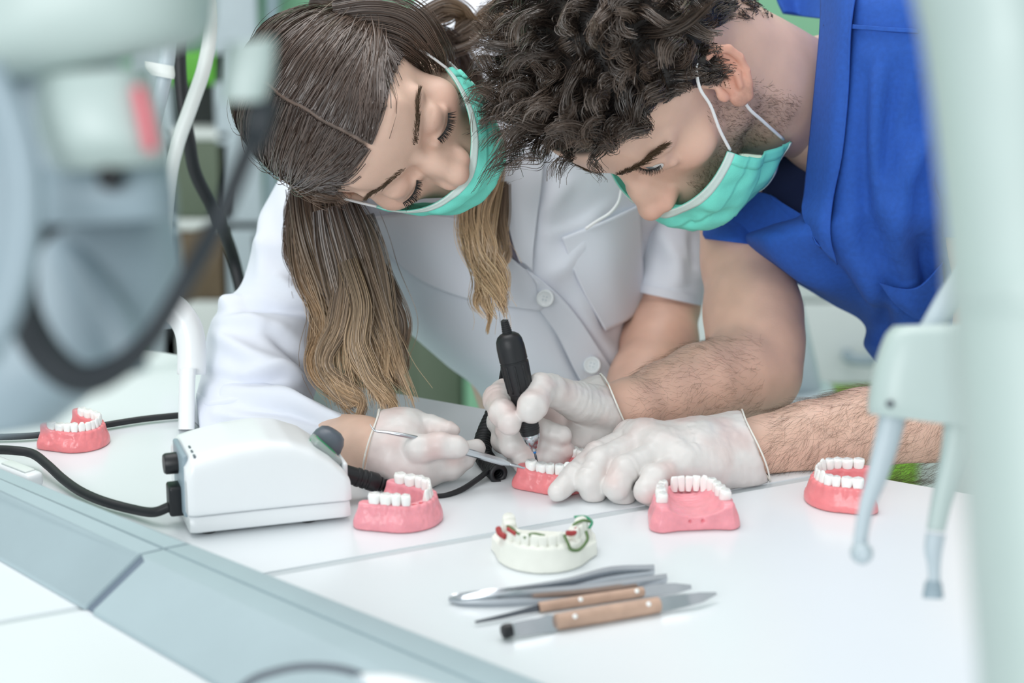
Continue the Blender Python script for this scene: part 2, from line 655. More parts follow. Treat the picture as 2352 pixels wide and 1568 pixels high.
M['wax_red'] = mat('red_wax', '#b03a3c', 0.4, noise=0.12)
M['wood'] = mat('beech_handle', '#c0a08c', 0.5, noise=0.18, nscale=60, bump=0.1)
M['clear'] = mat('clear_lens', '#dfe9e8', 0.12, trans=0.6)
M['green_led'] = mat('green_indicator', '#2f9a63', 0.2, noise=0.05)
M['blue_ring'] = mat('blue_ring', '#2f7fc8', 0.3, noise=0.05)
M['wall_green'] = mat('green_wall_paint', '#88bd9a', 0.7, noise=0.03, nscale=3)
M['wall_pale'] = mat('pale_wall_paint', '#d3ddda', 0.7, noise=0.02, nscale=3)
M['lime'] = mat('lime_green_laminate', '#8cc341', 0.5, noise=0.03)
M['leaf_green'] = mat('bright_green_laminate', '#5fae3c', 0.5, noise=0.03)
M['dark_panel'] = mat('dark_panel', '#232a28', 0.6, noise=0.1)
M['olive'] = mat('olive_grey_panel', '#64705f', 0.7, noise=0.12, nscale=5)
M['brown'] = mat('brown_laminate', '#6a5a45', 0.6, noise=0.15)
M['cabinet'] = mat('white_cabinet', '#dde4e3', 0.4, noise=0.02)
M['floor'] = mat('grey_vinyl_floor', '#aeb8b6', 0.5, noise=0.05, nscale=5)
M['red_mark'] = mat('red_enamel', '#e0707c', 0.4, noise=0.05)

# ================================================================== the setting
def QY(px, py, Y):
    v = W_ + R_ * ((px - 1176.0) / FPX) - U_ * ((py - 784.0) / FPX)
    return CAM + v * ((Y - CAM[1]) / v[1])

def rect_box(x0, y0, x1, y1, Y, thick, bev=0.004):
    """Upright box whose front face, at world depth Y, covers the pixel rectangle."""
    a, b = QY(x0, y1, Y), QY(x1, y0, Y)
    c = np.array([(a[0] + b[0]) / 2, Y + thick / 2, (a[2] + b[2]) / 2])
    return box(c, (b[0] - a[0], thick, b[2] - a[2]), bev)

def structure(name, V, F, m, label, cat='wall', sharp=30):
    o = put(name, V, F, m, None, True, sharp)
    return tag(o, label, cat, None, 'structure')

structure('floor', *box((0, 2.2, -0.02), (7, 5.2, 0.04)), M['floor'], 'grey vinyl floor of the dental laboratory', 'floor')
structure('wall_back', *box((0, 4.25, 1.5), (7, 0.1, 3.0)), M['wall_green'], 'soft green painted back wall behind the two people')
structure('wall_right', *box((3.3, 2.6, 1.5), (0.1, 3.4, 3.0)), M['wall_pale'], 'pale side wall of the laboratory')
structure('wall_left', *box((-3.3, 2.6, 1.5), (0.1, 3.4, 3.0)), M['wall_pale'], 'pale side wall behind the equipment arm')

# ---- background furniture
def simple(name, parts, label, cat, group=None):
    """Thing at the centre of its first part; parts: (part name, (V, F), material[, label])."""
    allv = np.vstack([p[1][0] for p in parts])
    base = np.array([(allv[:, 0].min() + allv[:, 0].max()) / 2, (allv[:, 1].min() + allv[:, 1].max()) / 2, allv[:, 2].min()])
    t = thing(name, base, label, cat, 0.0, group)
    for p in parts:
        o = put(p[0], p[1][0], p[1][1], p[2], t, True, 35)
        if len(p) > 3:
            o['label'] = p[3]
    return t

# tall shelving unit behind the woman's shoulder
Yb = 4.05
sh = []
sh.append(('upright', rect_box(530, -250, 582, 1250, Yb, 0.04), M['pale_grey']))
sh.append(('upright', rect_box(352, -250, 372, 1250, Yb, 0.1), M['pale_grey']))
sh.append(('back_panel', rect_box(372, 195, 528, 300, Yb + 0.05, 0.03), M['dark_panel']))
sh.append(('green_door', rect_box(372, 118, 528, 195, Yb, 0.02), M['leaf_green']))
sh.append(('shelf', rect_box(372, 300, 528, 322, Yb, 0.1), M['offwhite']))
sh.append(('drawer_front', rect_box(374, 324, 526, 500, Yb, 0.02), M['olive']))
sh.append(('shelf', rect_box(372, 505, 640, 530, Yb, 0.1), M['offwhite']))
sh.append(('drawer_front', rect_box(374, 533, 526, 690, Yb, 0.02), M['brown']))
sh.append(('drawer_front', rect_box(374, 692, 526, 905, Yb, 0.02), M['offwhite']))
sh.append(('side_cupboard', rect_box(592, 535, 830, 1000, Yb, 0.12), M['olive']))
simple('shelving_unit', sh, 'tall grey shelving unit with a bright green door and dark open bay', 'shelving')
simple('wall_pole', [('pole', lathe(QY(626, 700, 4.05), QY(626, -250, 4.05), [(0, 0.011), (1.2, 0.011)], 12), M['mid_grey']),
                     ('bracket', rect_box(612, -20, 640, 20, 4.05, 0.13), M['mid_grey'])],
       'dark grey upright pole in front of the green wall', 'pole')

# olive doors under the long counter behind the woman
simple('base_cabinet', [('body', rect_box(850, 640, 1066, 1300, 3.7, 0.5), M['olive']),
                        ('door', rect_box(856, 660, 950, 1290, 3.68, 0.02), M['olive']),
                        ('door', rect_box(956, 660, 1060, 1290, 3.68, 0.02), M['olive'])],
       'olive green base cabinet seen under the white coat', 'cabinet')
simple('filing_cabinet', [('body', rect_box(1070, 560, 1130, 1300, 3.6, 0.5), M['wall_green']),
                          ('plinth', rect_box(1070, 1300, 1130, 1340, 3.62, 0.4), M['offwhite'])],
       'narrow light green cabinet beside the olive one', 'cabinet')

# white drawer cabinet and chair at right
cb = [('body', rect_box(1560, 520, 2500, 1330, 3.5, 0.5), M['cabinet']),
      ('drawer_front', rect_box(1570, 560, 2120, 690, 3.48, 0.02), M['cabinet']),
      ('drawer_front', rect_box(1570, 697, 2120, 884, 3.48, 0.02), M['cabinet']),
      ('lime_front', rect_box(1570, 888, 2120, 1300, 3.48, 0.02), M['lime']),
      ('worktop', rect_box(1550, 495, 2520, 520, 3.45, 0.56), M['offwhite'])]
t = simple('drawer_cabinet', cb, 'white drawer cabinet with a lime green lower door', 'cabinet')
hb = [QY(1945, 812, 3.48), QY(1950, 822, 3.45), QY(1985, 828, 3.44), QY(2025, 824, 3.45), QY(2030, 814, 3.48)]
put('handle', *tube(hb, 0.008, 8, 30), M['mid_grey'], t)['label'] = 'curved grey pull handle'

ch = [('backrest', loft([(1752, 690, 1842, 690, 2.75, 0.02), (1740, 800, 1868, 800, 2.75, 0.03), (1738, 880, 1886, 880, 2.76, 0.03), (1745, 940, 1892, 940, 2.78, 0.02)], 24, 30), M['pale_grey']),
      ('seat', box(P(1790, 1010, 2.62) + np.array([0, 0.1, -0.02]), (0.17, 0.2, 0.06), 0.02), M['pale_grey']),
      ('post', lathe(P(1790, 1010, 2.62) + np.array([0, 0.1, -0.4]), P(1790, 1010, 2.62) + np.array([0, 0.1, -0.03]), [(0, 0.025), (0.37, 0.025)], 12), M['steel_dark']),
      ('base', lathe(P(1790, 1010, 2.62) + np.array([0, 0.1, -0.44]), P(1790, 1010, 2.62) + np.array([0, 0.1, -0.4]), [(0, 0.16), (0.02, 0.13), (0.04, 0.03)], 24), M['steel_dark'])]
simple('swivel_stool', ch, 'grey padded swivel stool behind the man\'s elbow', 'chair')

# ================================================================== the work table
jn = T(1480, 1165)
j0 = T(640, 1315)
ja = (jn - j0)[:2]
ja /= np.linalg.norm(ja)
jb = np.array([-ja[1], ja[0]])
A0, A1 = T(720, 870)[:2], T(2240, 1137)[:2]
be = (A1 - A0) / np.linalg.norm(A1 - A0)
back_l, back_r = A0 - be * 1.1, A1 + be * 0.35
front_l, front_r = np.array([-1.1, 0.95]), np.array([back_r[0] + 0.05, 0.95])
outline = [front_l, front_r, back_r, back_l]

def clip_poly(poly, p, n):
    out = []
    for i in range(len(poly)):
        a, b = poly[i], poly[(i + 1) % len(poly)]
        da, db = (a - p) @ n, (b - p) @ n
        if da >= 0:
            out.append(a)
        if da * db < 0:
            out.append(a + (b - a) * da / (da - db))
    return out

tb = thing('work_table', (0.0, 1.5, 0.0), 'large white laminate laboratory table the two people lean over', 'table')
sw = 0.0045
for sgn in (1, -1):
    poly = clip_poly(outline, j0[:2] + jb * sgn * sw, jb * sgn)
    V, F = prism(poly, TZ - 0.028, TZ)
    put('table_panel', V, F, M['table'], tb, True, 30)
q0, q1 = j0[:2] - ja * 1.0, j0[:2] + ja * 0.75
strip = [q0 + jb * sw, q0 - jb * sw, q1 - jb * sw, q1 + jb * sw]
cl = strip
for i in range(4):
    a, b = outline[i], outline[(i + 1) % 4]
    e = b - a
    cl = clip_poly(cl, a, np.array([-e[1], e[0]]))
put('joint_strip', *prism(cl, TZ - 0.027, TZ - 0.0008), M['strip'], tb, False)['label'] = 'thin grey sealing strip between the two table panels'
for (x, y) in ((-0.9, 1.1), (0.45, 1.1), (0.42, 1.55), (-0.9, 1.9)):
    put('leg', *box((x, y, 0.361), (0.05, 0.05, 0.722), 0.004), M['pale_grey'], tb, True, 30)

# ---- cable trunking across the table: two lengths with a seam
j2 = T(197, 1403)[:2]
e0 = T(435, 1247, 0.033)[:2]
e1 = T(1250, 1568, 0.033)[:2]
cd = (e1 - e0) / np.linalg.norm(e1 - e0)
f0, f1 = T(200, 1400)[:2], T(490, 1568)[:2]
cdf = (f1 - f0) / np.linalg.norm(f1 - f0)
prof = [(0.0, 0.0), (0.0008, 0.003), (0.0355, 0.0305), (0.0385, 0.0325), (0.0535, 0.0335), (0.0538, 0.0322), (0.0552, 0.0322), (0.0555, 0.0337), (0.0705, 0.0342), (0.0735, 0.033), (0.0742, 0.028), (0.0742, 0.0)]
def duct(s0, s1, shrink=0.0, slope=0.0):
    rows = []
    for k_, s_ in enumerate((s0, s1)):
        for a, z in prof:
            s = s_ + (slope if k_ == 0 and a < 0.037 else 0.0)
            k = np.clip(a / 0.074, 0, 1)
            dirv = cdf * (1 - k) + cd * k
            zz = max(z - shrink, 0.0)
            aa = a + (shrink if a < 0.04 else -shrink)
            p = j2 + ja * aa + dirv * s
            rows.append([p[0], p[1], TZ + 0.0003 + zz])
    n = len(prof)
    F = [(i, i + 1, n + i + 1, n + i) for i in range(n - 1)] + [(n - 1, 0, n, 2 * n - 1), tuple(range(n))[::-1], tuple(range(n, 2 * n))]
    return np.array(rows), F
dt = thing('cable_trunking', (*(j2 + ja * 0.037), TZ), 'grey plastic cable trunking with a sloped side running across the table', 'trunking')
put('trunking_length', *duct(-0.9, -0.0012), M['duct'], dt, True, 25)
put('trunking_length', *duct(0.0012, 0.62, 0.0, 0.0075), M['duct'], dt, True, 25)
put('joint_seam', *duct(-0.004, 0.012, 0.0016), M['duct_dark'], dt, True, 25)['label'] = 'dark seam between two lengths of trunking'

# ================================================================== micromotor control box
bx0 = T(436, 1238)
bx1 = T(810, 1197)
bdir = (bx1 - bx0)[:2]
blen = float(np.linalg.norm(bdir))
brz = math.atan2(bdir[1], bdir[0])
bt = thing('motor_control_box', (bx0[0], bx0[1], TZ), 'white rounded drill motor control box with a grey knob', 'control box', brz)
L, Wd = blen, 0.074
def bframe(V):
    V = np.asarray(V, float)
    c, s = math.cos(brz), math.sin(brz)
    return np.stack([bx0[0] + V[:, 0] * c - V[:, 1] * s, bx0[1] + V[:, 0] * s + V[:, 1] * c, TZ + V[:, 2]], 1)
def hump(u):
    """height of the housing along its length, u 0..1"""
    return np.interp(u, [0, 0.04, 0.12, 0.3, 0.5, 0.64, 0.78, 0.9, 0.97, 1.0], [0.050, 0.0560, 0.0585, 0.0625, 0.0640, 0.0615, 0.0545, 0.0435, 0.035, 0.031])
def shell(z0, u0, u1, inset, topf, nu=64, nv=28, lowp=0.12, topp=0.30):
    """Housing as rounded cross-sections along its length."""
    rows = []
    us = np.concatenate([[u0], u0 + (u1 - u0) * smooth01(np.linspace(0, 1, nu)) ** 1.0, [u1]])
    for i, u in enumerate(us):
        endk = min(u - u0, u1 - u) / (u1 - u0)
        rnd = 1.0 - 0.045 * max(0.0, 1 - endk / 0.05) ** 2
        h = topf(u)
        th = np.linspace(0, 2 * np.pi, nv * 2, endpoint=False)
        ex = np.where(np.sin(th) < 0, lowp, 0.30)
        c = np.sign(np.cos(th)) * np.abs(np.cos(th)) ** ex
        s = np.sign(np.sin(th)) * np.abs(np.sin(th)) ** np.where(np.sin(th) > 0, topp, lowp)
        w = (Wd / 2 - inset) * rnd
        up = 0.5 + 0.5 * s
        wz = w * (1.0 - 0.10 * up ** 2)
        z = z0 + (h - z0) * (0.5 + 0.5 * s * rnd)
        rows.append(np.stack([np.full_like(c, u * L), Wd / 2 + wz * c, z], 1))
    rows[0][:, 1] = Wd / 2 + (rows[0][:, 1] - Wd / 2) * 0.0
    rows[0][:, 2] = rows[1][:, 2].mean()
    rows[-1][:, 1] = Wd / 2
    rows[-1][:, 2] = rows[-2][:, 2].mean()
    return np.vstack(rows), grid_faces(len(rows), nv * 2, close_v=True)
V, F = shell(0.0150, 0.0, 1.0, 0.0, hump)
put('housing', bframe(V), F, M['white_plastic'], bt, True, 50)
V, F = shell(0.0022, 0.010, 0.994, 0.0004, lambda u: 0.0147, 64, 28, 0.25, 0.10)
put('base_tray', bframe(V), F, M['white_plastic'], bt, True, 50)
for x, y in ((0.015, 0.012), (L - 0.03, 0.012), (0.015, Wd - 0.012), (L - 0.03, Wd - 0.012)):
    put('rubber_foot', *lathe(bframe([(x, y, 0.0003)])[0], bframe([(x, y, 0.005)])[0], [(0, 0.006), (0.004, 0.0065)], 16), M['rubber'], bt, True, 40)
# cooling slots near the left end of the hump
for k in range(3):
    x, y = 0.0075, 0.012 + 0.0095 * k
    z = float(hump(x / L)) - 0.0012
    put('vent_slot', bframe(box((x, y, z), (0.0016, 0.0052, 0.0034), 0.0004)[0]), box((x, y, z), (0.0016, 0.0052, 0.0034), 0.0004)[1], M['grey_plastic'], bt, True, 30)
# sloped control face with knob, led and lens
kp = bframe([(L * 0.915, Wd * 0.66, float(hump(0.915)) - 0.003)])[0]
kn = np.array([math.cos(brz) * 0.55, math.sin(brz) * 0.55, 0.83])
put('speed_knob', *lathe(kp, kp + kn, [(0, 0.0125), (0.003, 0.0128), (0.010, 0.0118), (0.0145, 0.0095), (0.0165, 0.006), (0.017, 0.001)], 28), M['grey_plastic'], bt, True, 60)['label'] = 'dark grey domed speed knob'
kp2 = bframe([(L * 0.82, Wd * 0.46, float(hump(0.82)) - 0.001)])[0]
put('indicator_lamp', *lathe(kp2, kp2 + kn, [(0, 0.0025), (0.003, 0.0022), (0.0042, 0.0008)], 12), M['green_led'], bt)
lp = bframe([(L * 0.865, Wd * 0.42, float(hump(0.865)) + 0.0)])[0]
V, F = box((0, 0, 0), (0.026, 0.018, 0.006), 0.002)
ang = math.atan2(-0.0145, 0.12 * L)
ca, sa = math.cos(ang), math.sin(ang)
V2 = np.stack([V[:, 0] * ca - V[:, 2] * sa, V[:, 1], V[:, 0] * sa + V[:, 2] * ca], 1) + np.array([L * 0.90, Wd * 0.42, float(hump(0.90)) + 0.001])
put('display_lens', bframe(V2), F, M['clear'], bt, True, 30)['label'] = 'clear window over a green scale'
V, F = box((0, 0, 0), (0.018, 0.008, 0.0036), 0.0005)
V2 = np.stack([V[:, 0] * ca - V[:, 2] * sa, V[:, 1], V[:, 0] * sa + V[:, 2] * ca], 1) + np.array([L * 0.895, Wd * 0.42, float(hump(0.895)) + 0.0035])
put('scale_strip', bframe(V2), F, M['green_led'], bt, True, 30)
# rear socket panel with fuse holder and mains plug
V, F = box((0.001, Wd * 0.45, 0.034), (0.004, 0.040, 0.046), 0.0015)
put('socket_panel', bframe(V), F, M['mid_grey'], bt, True, 30)
a = bframe([(0.001, Wd * 0.5, 0.044)])[0]
b = bframe([(-0.011, Wd * 0.5, 0.044)])[0]
put('fuse_cap', *lathe(a, b, [(0, 0.0078), (0.010, 0.0076), (0.0115, 0.0066)], 20), M['black'], bt, True, 40)
V, F = box((-0.004, Wd * 0.42, 0.0195), (0.011, 0.016, 0.022), 0.002)
put('mains_plug', bframe(V), F, M['black'], bt, True, 30)
# front connector plate
V, F = box((L + 0.0005, Wd * 0.52, 0.0235), (0.004, 0.034, 0.026), 0.002)
put('connector_plate', bframe(V), F, M['white_plastic'], bt, True, 30)

# mains cord running off to the left behind the trunking
mc = [bframe([(-0.008, Wd * 0.42, 0.014)])[0], T(352, 1176, 0.009), T(300, 1168, 0.006), T(235, 1150, 0.006), T(185, 1128, 0.006), T(145, 1100, 0.007), T(110, 1068, 0.010), T(75, 1042, 0.012), T(30, 1034, 0.012), T(-40, 1030, 0.008), T(-110, 1012, 0.005)]
tag(put('mains_cable', *tube(mc, 0.0036, 12, 200), M['rubber'], None), 'black mains cable plugged into the control box', 'cable')
# second cord lying further back
mc = [T(470, 951, 0.004), T(420, 953, 0.004), T(330, 962, 0.004), T(240, 976, 0.004), T(150, 990, 0.004), T(60, 1001, 0.004), T(-60, 1002, 0.004), T(-140, 990, 0.004)]
tag(put('thin_cable', *tube(mc, 0.0026, 10, 150), M['rubber'], None), 'thin black cable lying behind the far pink denture model', 'cable')

# white adapter lying behind the trunking
at = thing('power_adapter', T(28, 1084), 'small white plastic adapter half hidden behind the trunking', 'adapter', -0.75)
c = T(28, 1084, 0.0062)
V, F = box((0, 0, 0), (0.060, 0.016, 0.012), 0.004)
rot = np.array([[math.cos(-0.75), -math.sin(-0.75), 0], [math.sin(-0.75), math.cos(-0.75), 0], [0, 0, 1]])
put('body', V @ rot.T + c, F, M['white_plastic'], at, True, 30)
V, F = box((0.008, 0, 0.0062), (0.03, 0.009, 0.002), 0.0008)
put('cover', V @ rot.T + c, F, M['offwhite'], at, True, 30)

# ================================================================== drill handpiece, plug and coiled cord
tip = P(1236, 1072, 1.789)
top = P(1160, 742, 1.765)
ax = (top - tip) / np.linalg.norm(top - tip)
Lh = float(np.linalg.norm(top - tip))
mm = Lh / 108.0
hp = thing('drill_handpiece', tip, 'black dental drill handpiece with chrome nose held upright', 'drill')
def hl(prof, n=32):
    return lathe(tip, top, [(s * mm, r * mm) for s, r in prof], n)
put('bur', *hl([(0, 0.25), (0.8, 0.55), (3, 0.75), (8.5, 0.9), (9, 0.75), (11.5, 0.75)], 12), M['steel_dark'], hp, True, 40)['label'] = 'steel bur with a fine fluted head'
put('bur_ring', *hl([(10.4, 0.9), (10.6, 1.15), (12.2, 1.15), (12.4, 0.9)], 16), M['blue_ring'], hp)['label'] = 'blue colour ring on the bur'
put('chuck', *hl([(12.0, 1.2), (12.2, 1.9), (14, 2.1), (14.3, 2.7), (16.5, 3.4), (17.5, 4.6), (21.8, 6.2), (23.6, 6.4), (24.4, 6.2), (26, 6.0)], 36), M['steel'], hp, True, 35)['label'] = 'chrome nose cone'
put('grip', *hl([(24.6, 5.9), (24.8, 6.6), (27, 7.1), (34, 7.35), (40, 7.0), (46, 7.6), (54, 8.2), (56, 8.4)], 36), M['black'], hp, True, 35)
for k in range(9):
    s = 28.0 + 1.7 * k
    put('grip_groove', *hl([(s, 7.05 + 0.02 * k), (s + 0.3, 7.45), (s + 0.75, 7.45), (s + 1.05, 7.05)], 30), M['rubber'], hp, True, 60)
put('motor_body', *hl([(55.8, 8.3), (56.2, 9.0), (57.2, 9.2), (72, 9.9), (78, 10.1), (79, 10.1), (79.4, 9.7), (80.2, 9.7), (80.6, 10.15), (90, 10.1), (95.5, 9.4), (98.5, 7.9), (100.2, 5.6), (100.8, 4.0)], 40), M['black'], hp, True, 35)
for k in range(10):
    a = k * 0.628
    x = np.cross(ax, [0.2, 0.9, 0.3])
    x /= np.linalg.norm(x)
    y = np.cross(ax, x)
    n = math.cos(a) * x + math.sin(a) * y
    put('body_rib', *tube([tip + ax * 58 * mm + n * 9.15 * mm, tip + ax * 68 * mm + n * 9.6 * mm, tip + ax * 78 * mm + n * 9.98 * mm], 0.00075, 6, 8), M['black'], hp)
pr = []
for k in range(7):
    s = 100.4 + k * 1.45
    pr += [(s, 3.3 - 0.16 * k), (s + 0.25, 3.75 - 0.16 * k), (s + 0.85, 3.75 - 0.16 * k), (s + 1.1, 3.2 - 0.16 * k)]
put('strain_relief', *hl(pr, 18), M['rubber'], hp, True, 60)

# plug at the box, straight lead, coil and lead up to the handpiece
pa = bframe([(L + 0.002, Wd * 0.55, 0.0225)])[0]
pb = P(938, 1130, 1.768)
pax = (pb - pa) / np.linalg.norm(pb - pa)
Lp = float(np.linalg.norm(pb - pa))
cordt = thing('coiled_cable', pa, 'black cable from the control box to the drill with a tight coil', 'cable')
k_ = Lp / 38.0
put('plug', *lathe(pa, pb, [(0, 0.0066), (8 * k_, 0.0066), (8.4 * k_, 0.0071), (10 * k_, 0.0071), (10.4 * k_, 0.0066), (11.4 * k_, 0.0066), (11.8 * k_, 0.0071), (13.2 * k_, 0.0071), (13.6 * k_, 0.0066), (14.6 * k_, 0.0066), (15 * k_, 0.0071), (19.5 * k_, 0.0071), (21 * k_, 0.0058), (21.6 * k_, 0.0046)], 28), M['black'], cordt, True, 40)
pr = []
for k in range(6):
    s = (21.3 + k * 2.5) * k_
    r = 0.0053 - 0.0005 * k
    pr += [(s, r * 0.75), (s + 0.4 * k_, r), (s + 1.5 * k_, r), (s + 1.9 * k_, r * 0.75)]
pr.append((Lp + 0.002, 0.002))
put('strain_relief', *lathe(pa, pb, pr, 18), M['rubber'], cordt, True, 40)
lead = [pb, P(968, 1135, 1.768), P(1015, 1139, 1.765), P(1060, 1124, 1.775), P(1100, 1098, 1.79), P(1124, 1079, 1.80), P(1150, 1071, 1.803)]
put('lead', *tube(lead, [0.002, 0.002, 0.0021, 0.0021, 0.0021, 0.0021, 0.0021], 10, 80), M['rubber'], cordt)
# helix from near the viewer back and up behind the hands
cpath = catmull([P(1146, 1090, 1.797), P(1128, 1070, 1.815), P(1108, 1040, 1.835), P(1112, 1008, 1.85), P(1128, 968, 1.865), P(1150, 920, 1.88)], 420)
tt = np.gradient(cpath, axis=0)
tt /= np.linalg.norm(tt, axis=1)[:, None]
n1 = np.cross(tt, [1.0, 0.1, 0.2])
n1 /= np.linalg.norm(n1, axis=1)[:, None]
n2 = np.cross(tt, n1)
ph = np.linspace(0, 2 * np.pi * 26, 420)[:, None]
hel = cpath + 0.0056 * (np.cos(ph) * n1 + np.sin(ph) * n2)
put('coil', *tube(hel, 0.0020, 7, 900), M['rubber'], cordt)
up = [hel[-1], P(1150, 880, 1.87), P(1160, 820, 1.84), P(1162, 775, 1.80), P(1156, 742, 1.785), top + ax * 0.001]
put('upper_lead', *tube(up, 0.0019, 8, 60), M['rubber'], cordt)

# ================================================================== dental probe
q = [P(1246, 1074, 1.789)]
pt = thing('dental_probe', P(1150, 1055, 1.78), 'slim steel double ended dental probe in the woman\'s gloved hand', 'probe')
ha, hb_ = P(1173, 1066, 1.777), P(985, 1013, 1.770)
put('handle', *lathe(ha, hb_, [(0, 0.0012), (0.004, 0.0021), (0.006, 0.0026), (0.05, 0.0029), (0.058, 0.0026), (0.062, 0.0016)], 8), M['steel'], pt, True, 25)
put('working_tip', *tube([ha + (ha - hb_) * -0.01, P(1188, 1070, 1.777), P(1205, 1075, 1.778), P(1222, 1075, 1.782), P(1234, 1072, 1.787)], [0.0014, 0.0011, 0.0008, 0.0006, 0.0003], 8, 30), M['steel'], pt)
put('curved_tip', *tube([hb_, P(955, 1005, 1.766), P(920, 998, 1.764), P(885, 992, 1.765), P(866, 990, 1.766), P(858, 986, 1.766), P(850, 974, 1.766)], [0.0017, 0.0016, 0.0015, 0.0011, 0.0009, 0.0007, 0.0003], 8, 40), M['steel'], pt)

# ================================================================== dental models
def arch_curve():
    th = np.radians(np.linspace(90, -90, 61))
    arc = np.stack([23 * np.sin(th), 22 * np.cos(th)], 1)
    leg = np.stack([np.linspace(26, 23, 14)[:-1], np.linspace(-20, 0, 14)[:-1]], 1)
    return np.vstack([leg, arc, leg[::-1] * np.array([-1, 1])])
ARCH = arch_curve()
_seg = np.linalg.norm(np.diff(ARCH, axis=0), axis=1)
ARC_S = np.concatenate([[0], np.cumsum(_seg)]) - _seg.sum() / 2
KINDS_ = [('incisor', 6.0), ('incisor', 6.3), ('canine', 7.0), ('premolar', 7.2), ('premolar', 7.3), ('molar', 9.6), ('molar', 9.2)]
def tooth_spots():
    out = []
    for sgn in (1, -1):
        s = 0.0
        for k, (kind, w) in enumerate(KINDS_):
            m = sgn * (s + w / 2)
            s += w
            x, y = np.interp(m, ARC_S, ARCH[:, 0]), np.interp(m, ARC_S, ARCH[:, 1])
            x2, y2 = np.interp(m + 0.5, ARC_S, ARCH[:, 0]), np.interp(m + 0.5, ARC_S, ARCH[:, 1])
            out.append((kind, x, y, math.atan2(y2 - y, x2 - x), w, sgn * (k + 1)))
    return out
SPOTS = tooth_spots()
def tooth_mesh(kind):
    w = {'incisor': 6.7, 'canine': 7.6, 'premolar': 7.8, 'molar': 10.0}[kind]
    h = {'incisor': 9.0, 'canine': 10.0, 'premolar': 8.2, 'molar': 7.4}[kind]
    rows = []
    for u in np.linspace(0, 1, 8):
        z = -3 + (h + 3) * u
        if kind in ('incisor', 'canine'):
            ww = w * (0.66 + 0.36 * math.sin(min(u * 1.25, 1) * 1.57))
            tk = 6.0 * (1 - 0.72 * u ** 1.3)
            if kind == 'canine' and u > 0.75:
                ww *= 1 - 2.2 * (u - 0.75)
        else:
            ww = w * (0.76 + 0.26 * math.sin(min(u * 1.5, 1.57)))
            tk = (9.6 if kind == 'molar' else 8.0) * (0.86 + 0.12 * math.sin(u * 3.0))
        if u == 1:
            ww, tk = ww * 0.86, tk * 0.8
        th = np.linspace(0, 2 * np.pi, 12, endpoint=False)
        c = np.sign(np.cos(th)) * np.abs(np.cos(th)) ** 0.7
        s = np.sign(np.sin(th)) * np.abs(np.sin(th)) ** 0.7
        zz = z + (0.7 * np.cos(2 * th) ** 2 if kind in ('molar', 'premolar') and u > 0.95 else 0)
        rows.append(np.stack([ww / 2 * c, tk / 2 * s, zz + 0 * c], 1))
    V = np.vstack(rows)
    n = len(V)
    V = np.vstack([V, [0, 0, h - (1.2 if kind in ('molar', 'premolar') else -0.15)]])
    F = grid_faces(8, 12, close_v=True) + [(84 + i, 84 + (i + 1) % 12, n) for i in range(12)]
    me = make_mesh('tooth_' + kind, V * 0.001, F)
    me.materials.append(M['tooth'])
    return me
TOOTH = {k: tooth_mesh(k) for k in ('incisor', 'canine', 'premolar', 'molar')}

def gum_mesh(gh=15.0, palate=False, sockets=(), heel=0.0, base=10.0, rough=0.5, seed=1):
    f = Field((-41, -34, -2), (41, 40, 32), 1.0)
    x, y, z = f.grid((slice(None),) * 3)
    X, Y = np.broadcast_arrays(x[:, :, 0], y[:, :, 0])
    q, fr, _ = polydist(np.stack([X.ravel(), Y.ravel()], 1), ARCH)
    q = q.reshape(X.shape)[:, :, None]
    fr = fr.reshape(X.shape)[:, :, None]
    top = gh + 1.5 * np.abs(fr - 0.5) * 2 + heel * smooth01((np.abs(fr - 0.5) * 2 - 0.86) * 8)
    hw = base - (base - 5.6) * smooth01((z - 3) / (gh - 4.0))
    k = 3.0
    a, b = q - hw, z - top
    h = np.clip(0.5 - 0.5 * (b - a) / k, 0, 1)
    e = b * (1 - h) + a * h + k * h * (1 - h)
    f.d = e.astype(np.float32)
    if palate:
        xw = np.where(Y < 0, 23 - Y * 0.15, 23 * np.sqrt(np.clip(1 - (Y / 22) ** 2, 0, 1)))
        ins = np.maximum(np.abs(X) - xw, -27.0 - Y)[:, :, None]
        zt = 11.5 + 6.0 * np.clip(np.abs(X) / 22, 0, 1)[:, :, None] ** 2 + np.clip((Y + 20) / 40, 0, 1)[:, :, None] * 4
        e = np.maximum(ins - 1.0, z - zt)
        f.apply((slice(None),) * 3, e.astype(np.float32), 4.0, 'add')
        f.ell((0, 4, 20), (16, 24, 9.5), 4.0, 'sub')
        for rr in range(5):
            f.cone((-10, 2 + 4 * rr, 10.2 + 0.7 * rr), (10, 2 + 4 * rr, 10.2 + 0.7 * rr), 0.7, 0.7, 2.5)
        for xx in (-5, 5):
            f.ell((xx, -29, 8), (1.5, 5, 1.5), 0.5, 'sub')
    for kind, tx, ty, rz, w, i in SPOTS:
        nx, ny = math.sin(rz), -math.cos(rz)
        if nx * tx + ny * (ty + 5) < 0:
            nx, ny = -nx, -ny
        f.cone((tx + nx * 6.2, ty + ny * 6.2, 4.5), (tx + nx * 3.4, ty + ny * 3.4, gh - 1.2), w * 0.22, w * 0.33, 1.4)
    for i in sockets:
        for kind, tx, ty, rz, w, j in SPOTS:
            if j == i:
                f.ell((tx, ty, gh + 2.5), (2.6, 2.6, 5.5), 0.8, 'sub')
    f.plane((0, 0, 0.0), (0, 0, -1), 0.6)
    V, F = f.mesh()
    V = relax(V, F, 1, 0.4)
    V = V + (rough * hash_noise(V * 0.22, seed) + 0.35 * rough * hash_noise(V * 0.6, seed + 3))[:, None] * np.array([1, 1, 0.5]) * np.clip(V[:, 2:3] / 4, 0, 1)
    V[:, 2] = np.maximum(V[:, 2], 0.0)
    return make_mesh('gum_base', V * 0.001, F)

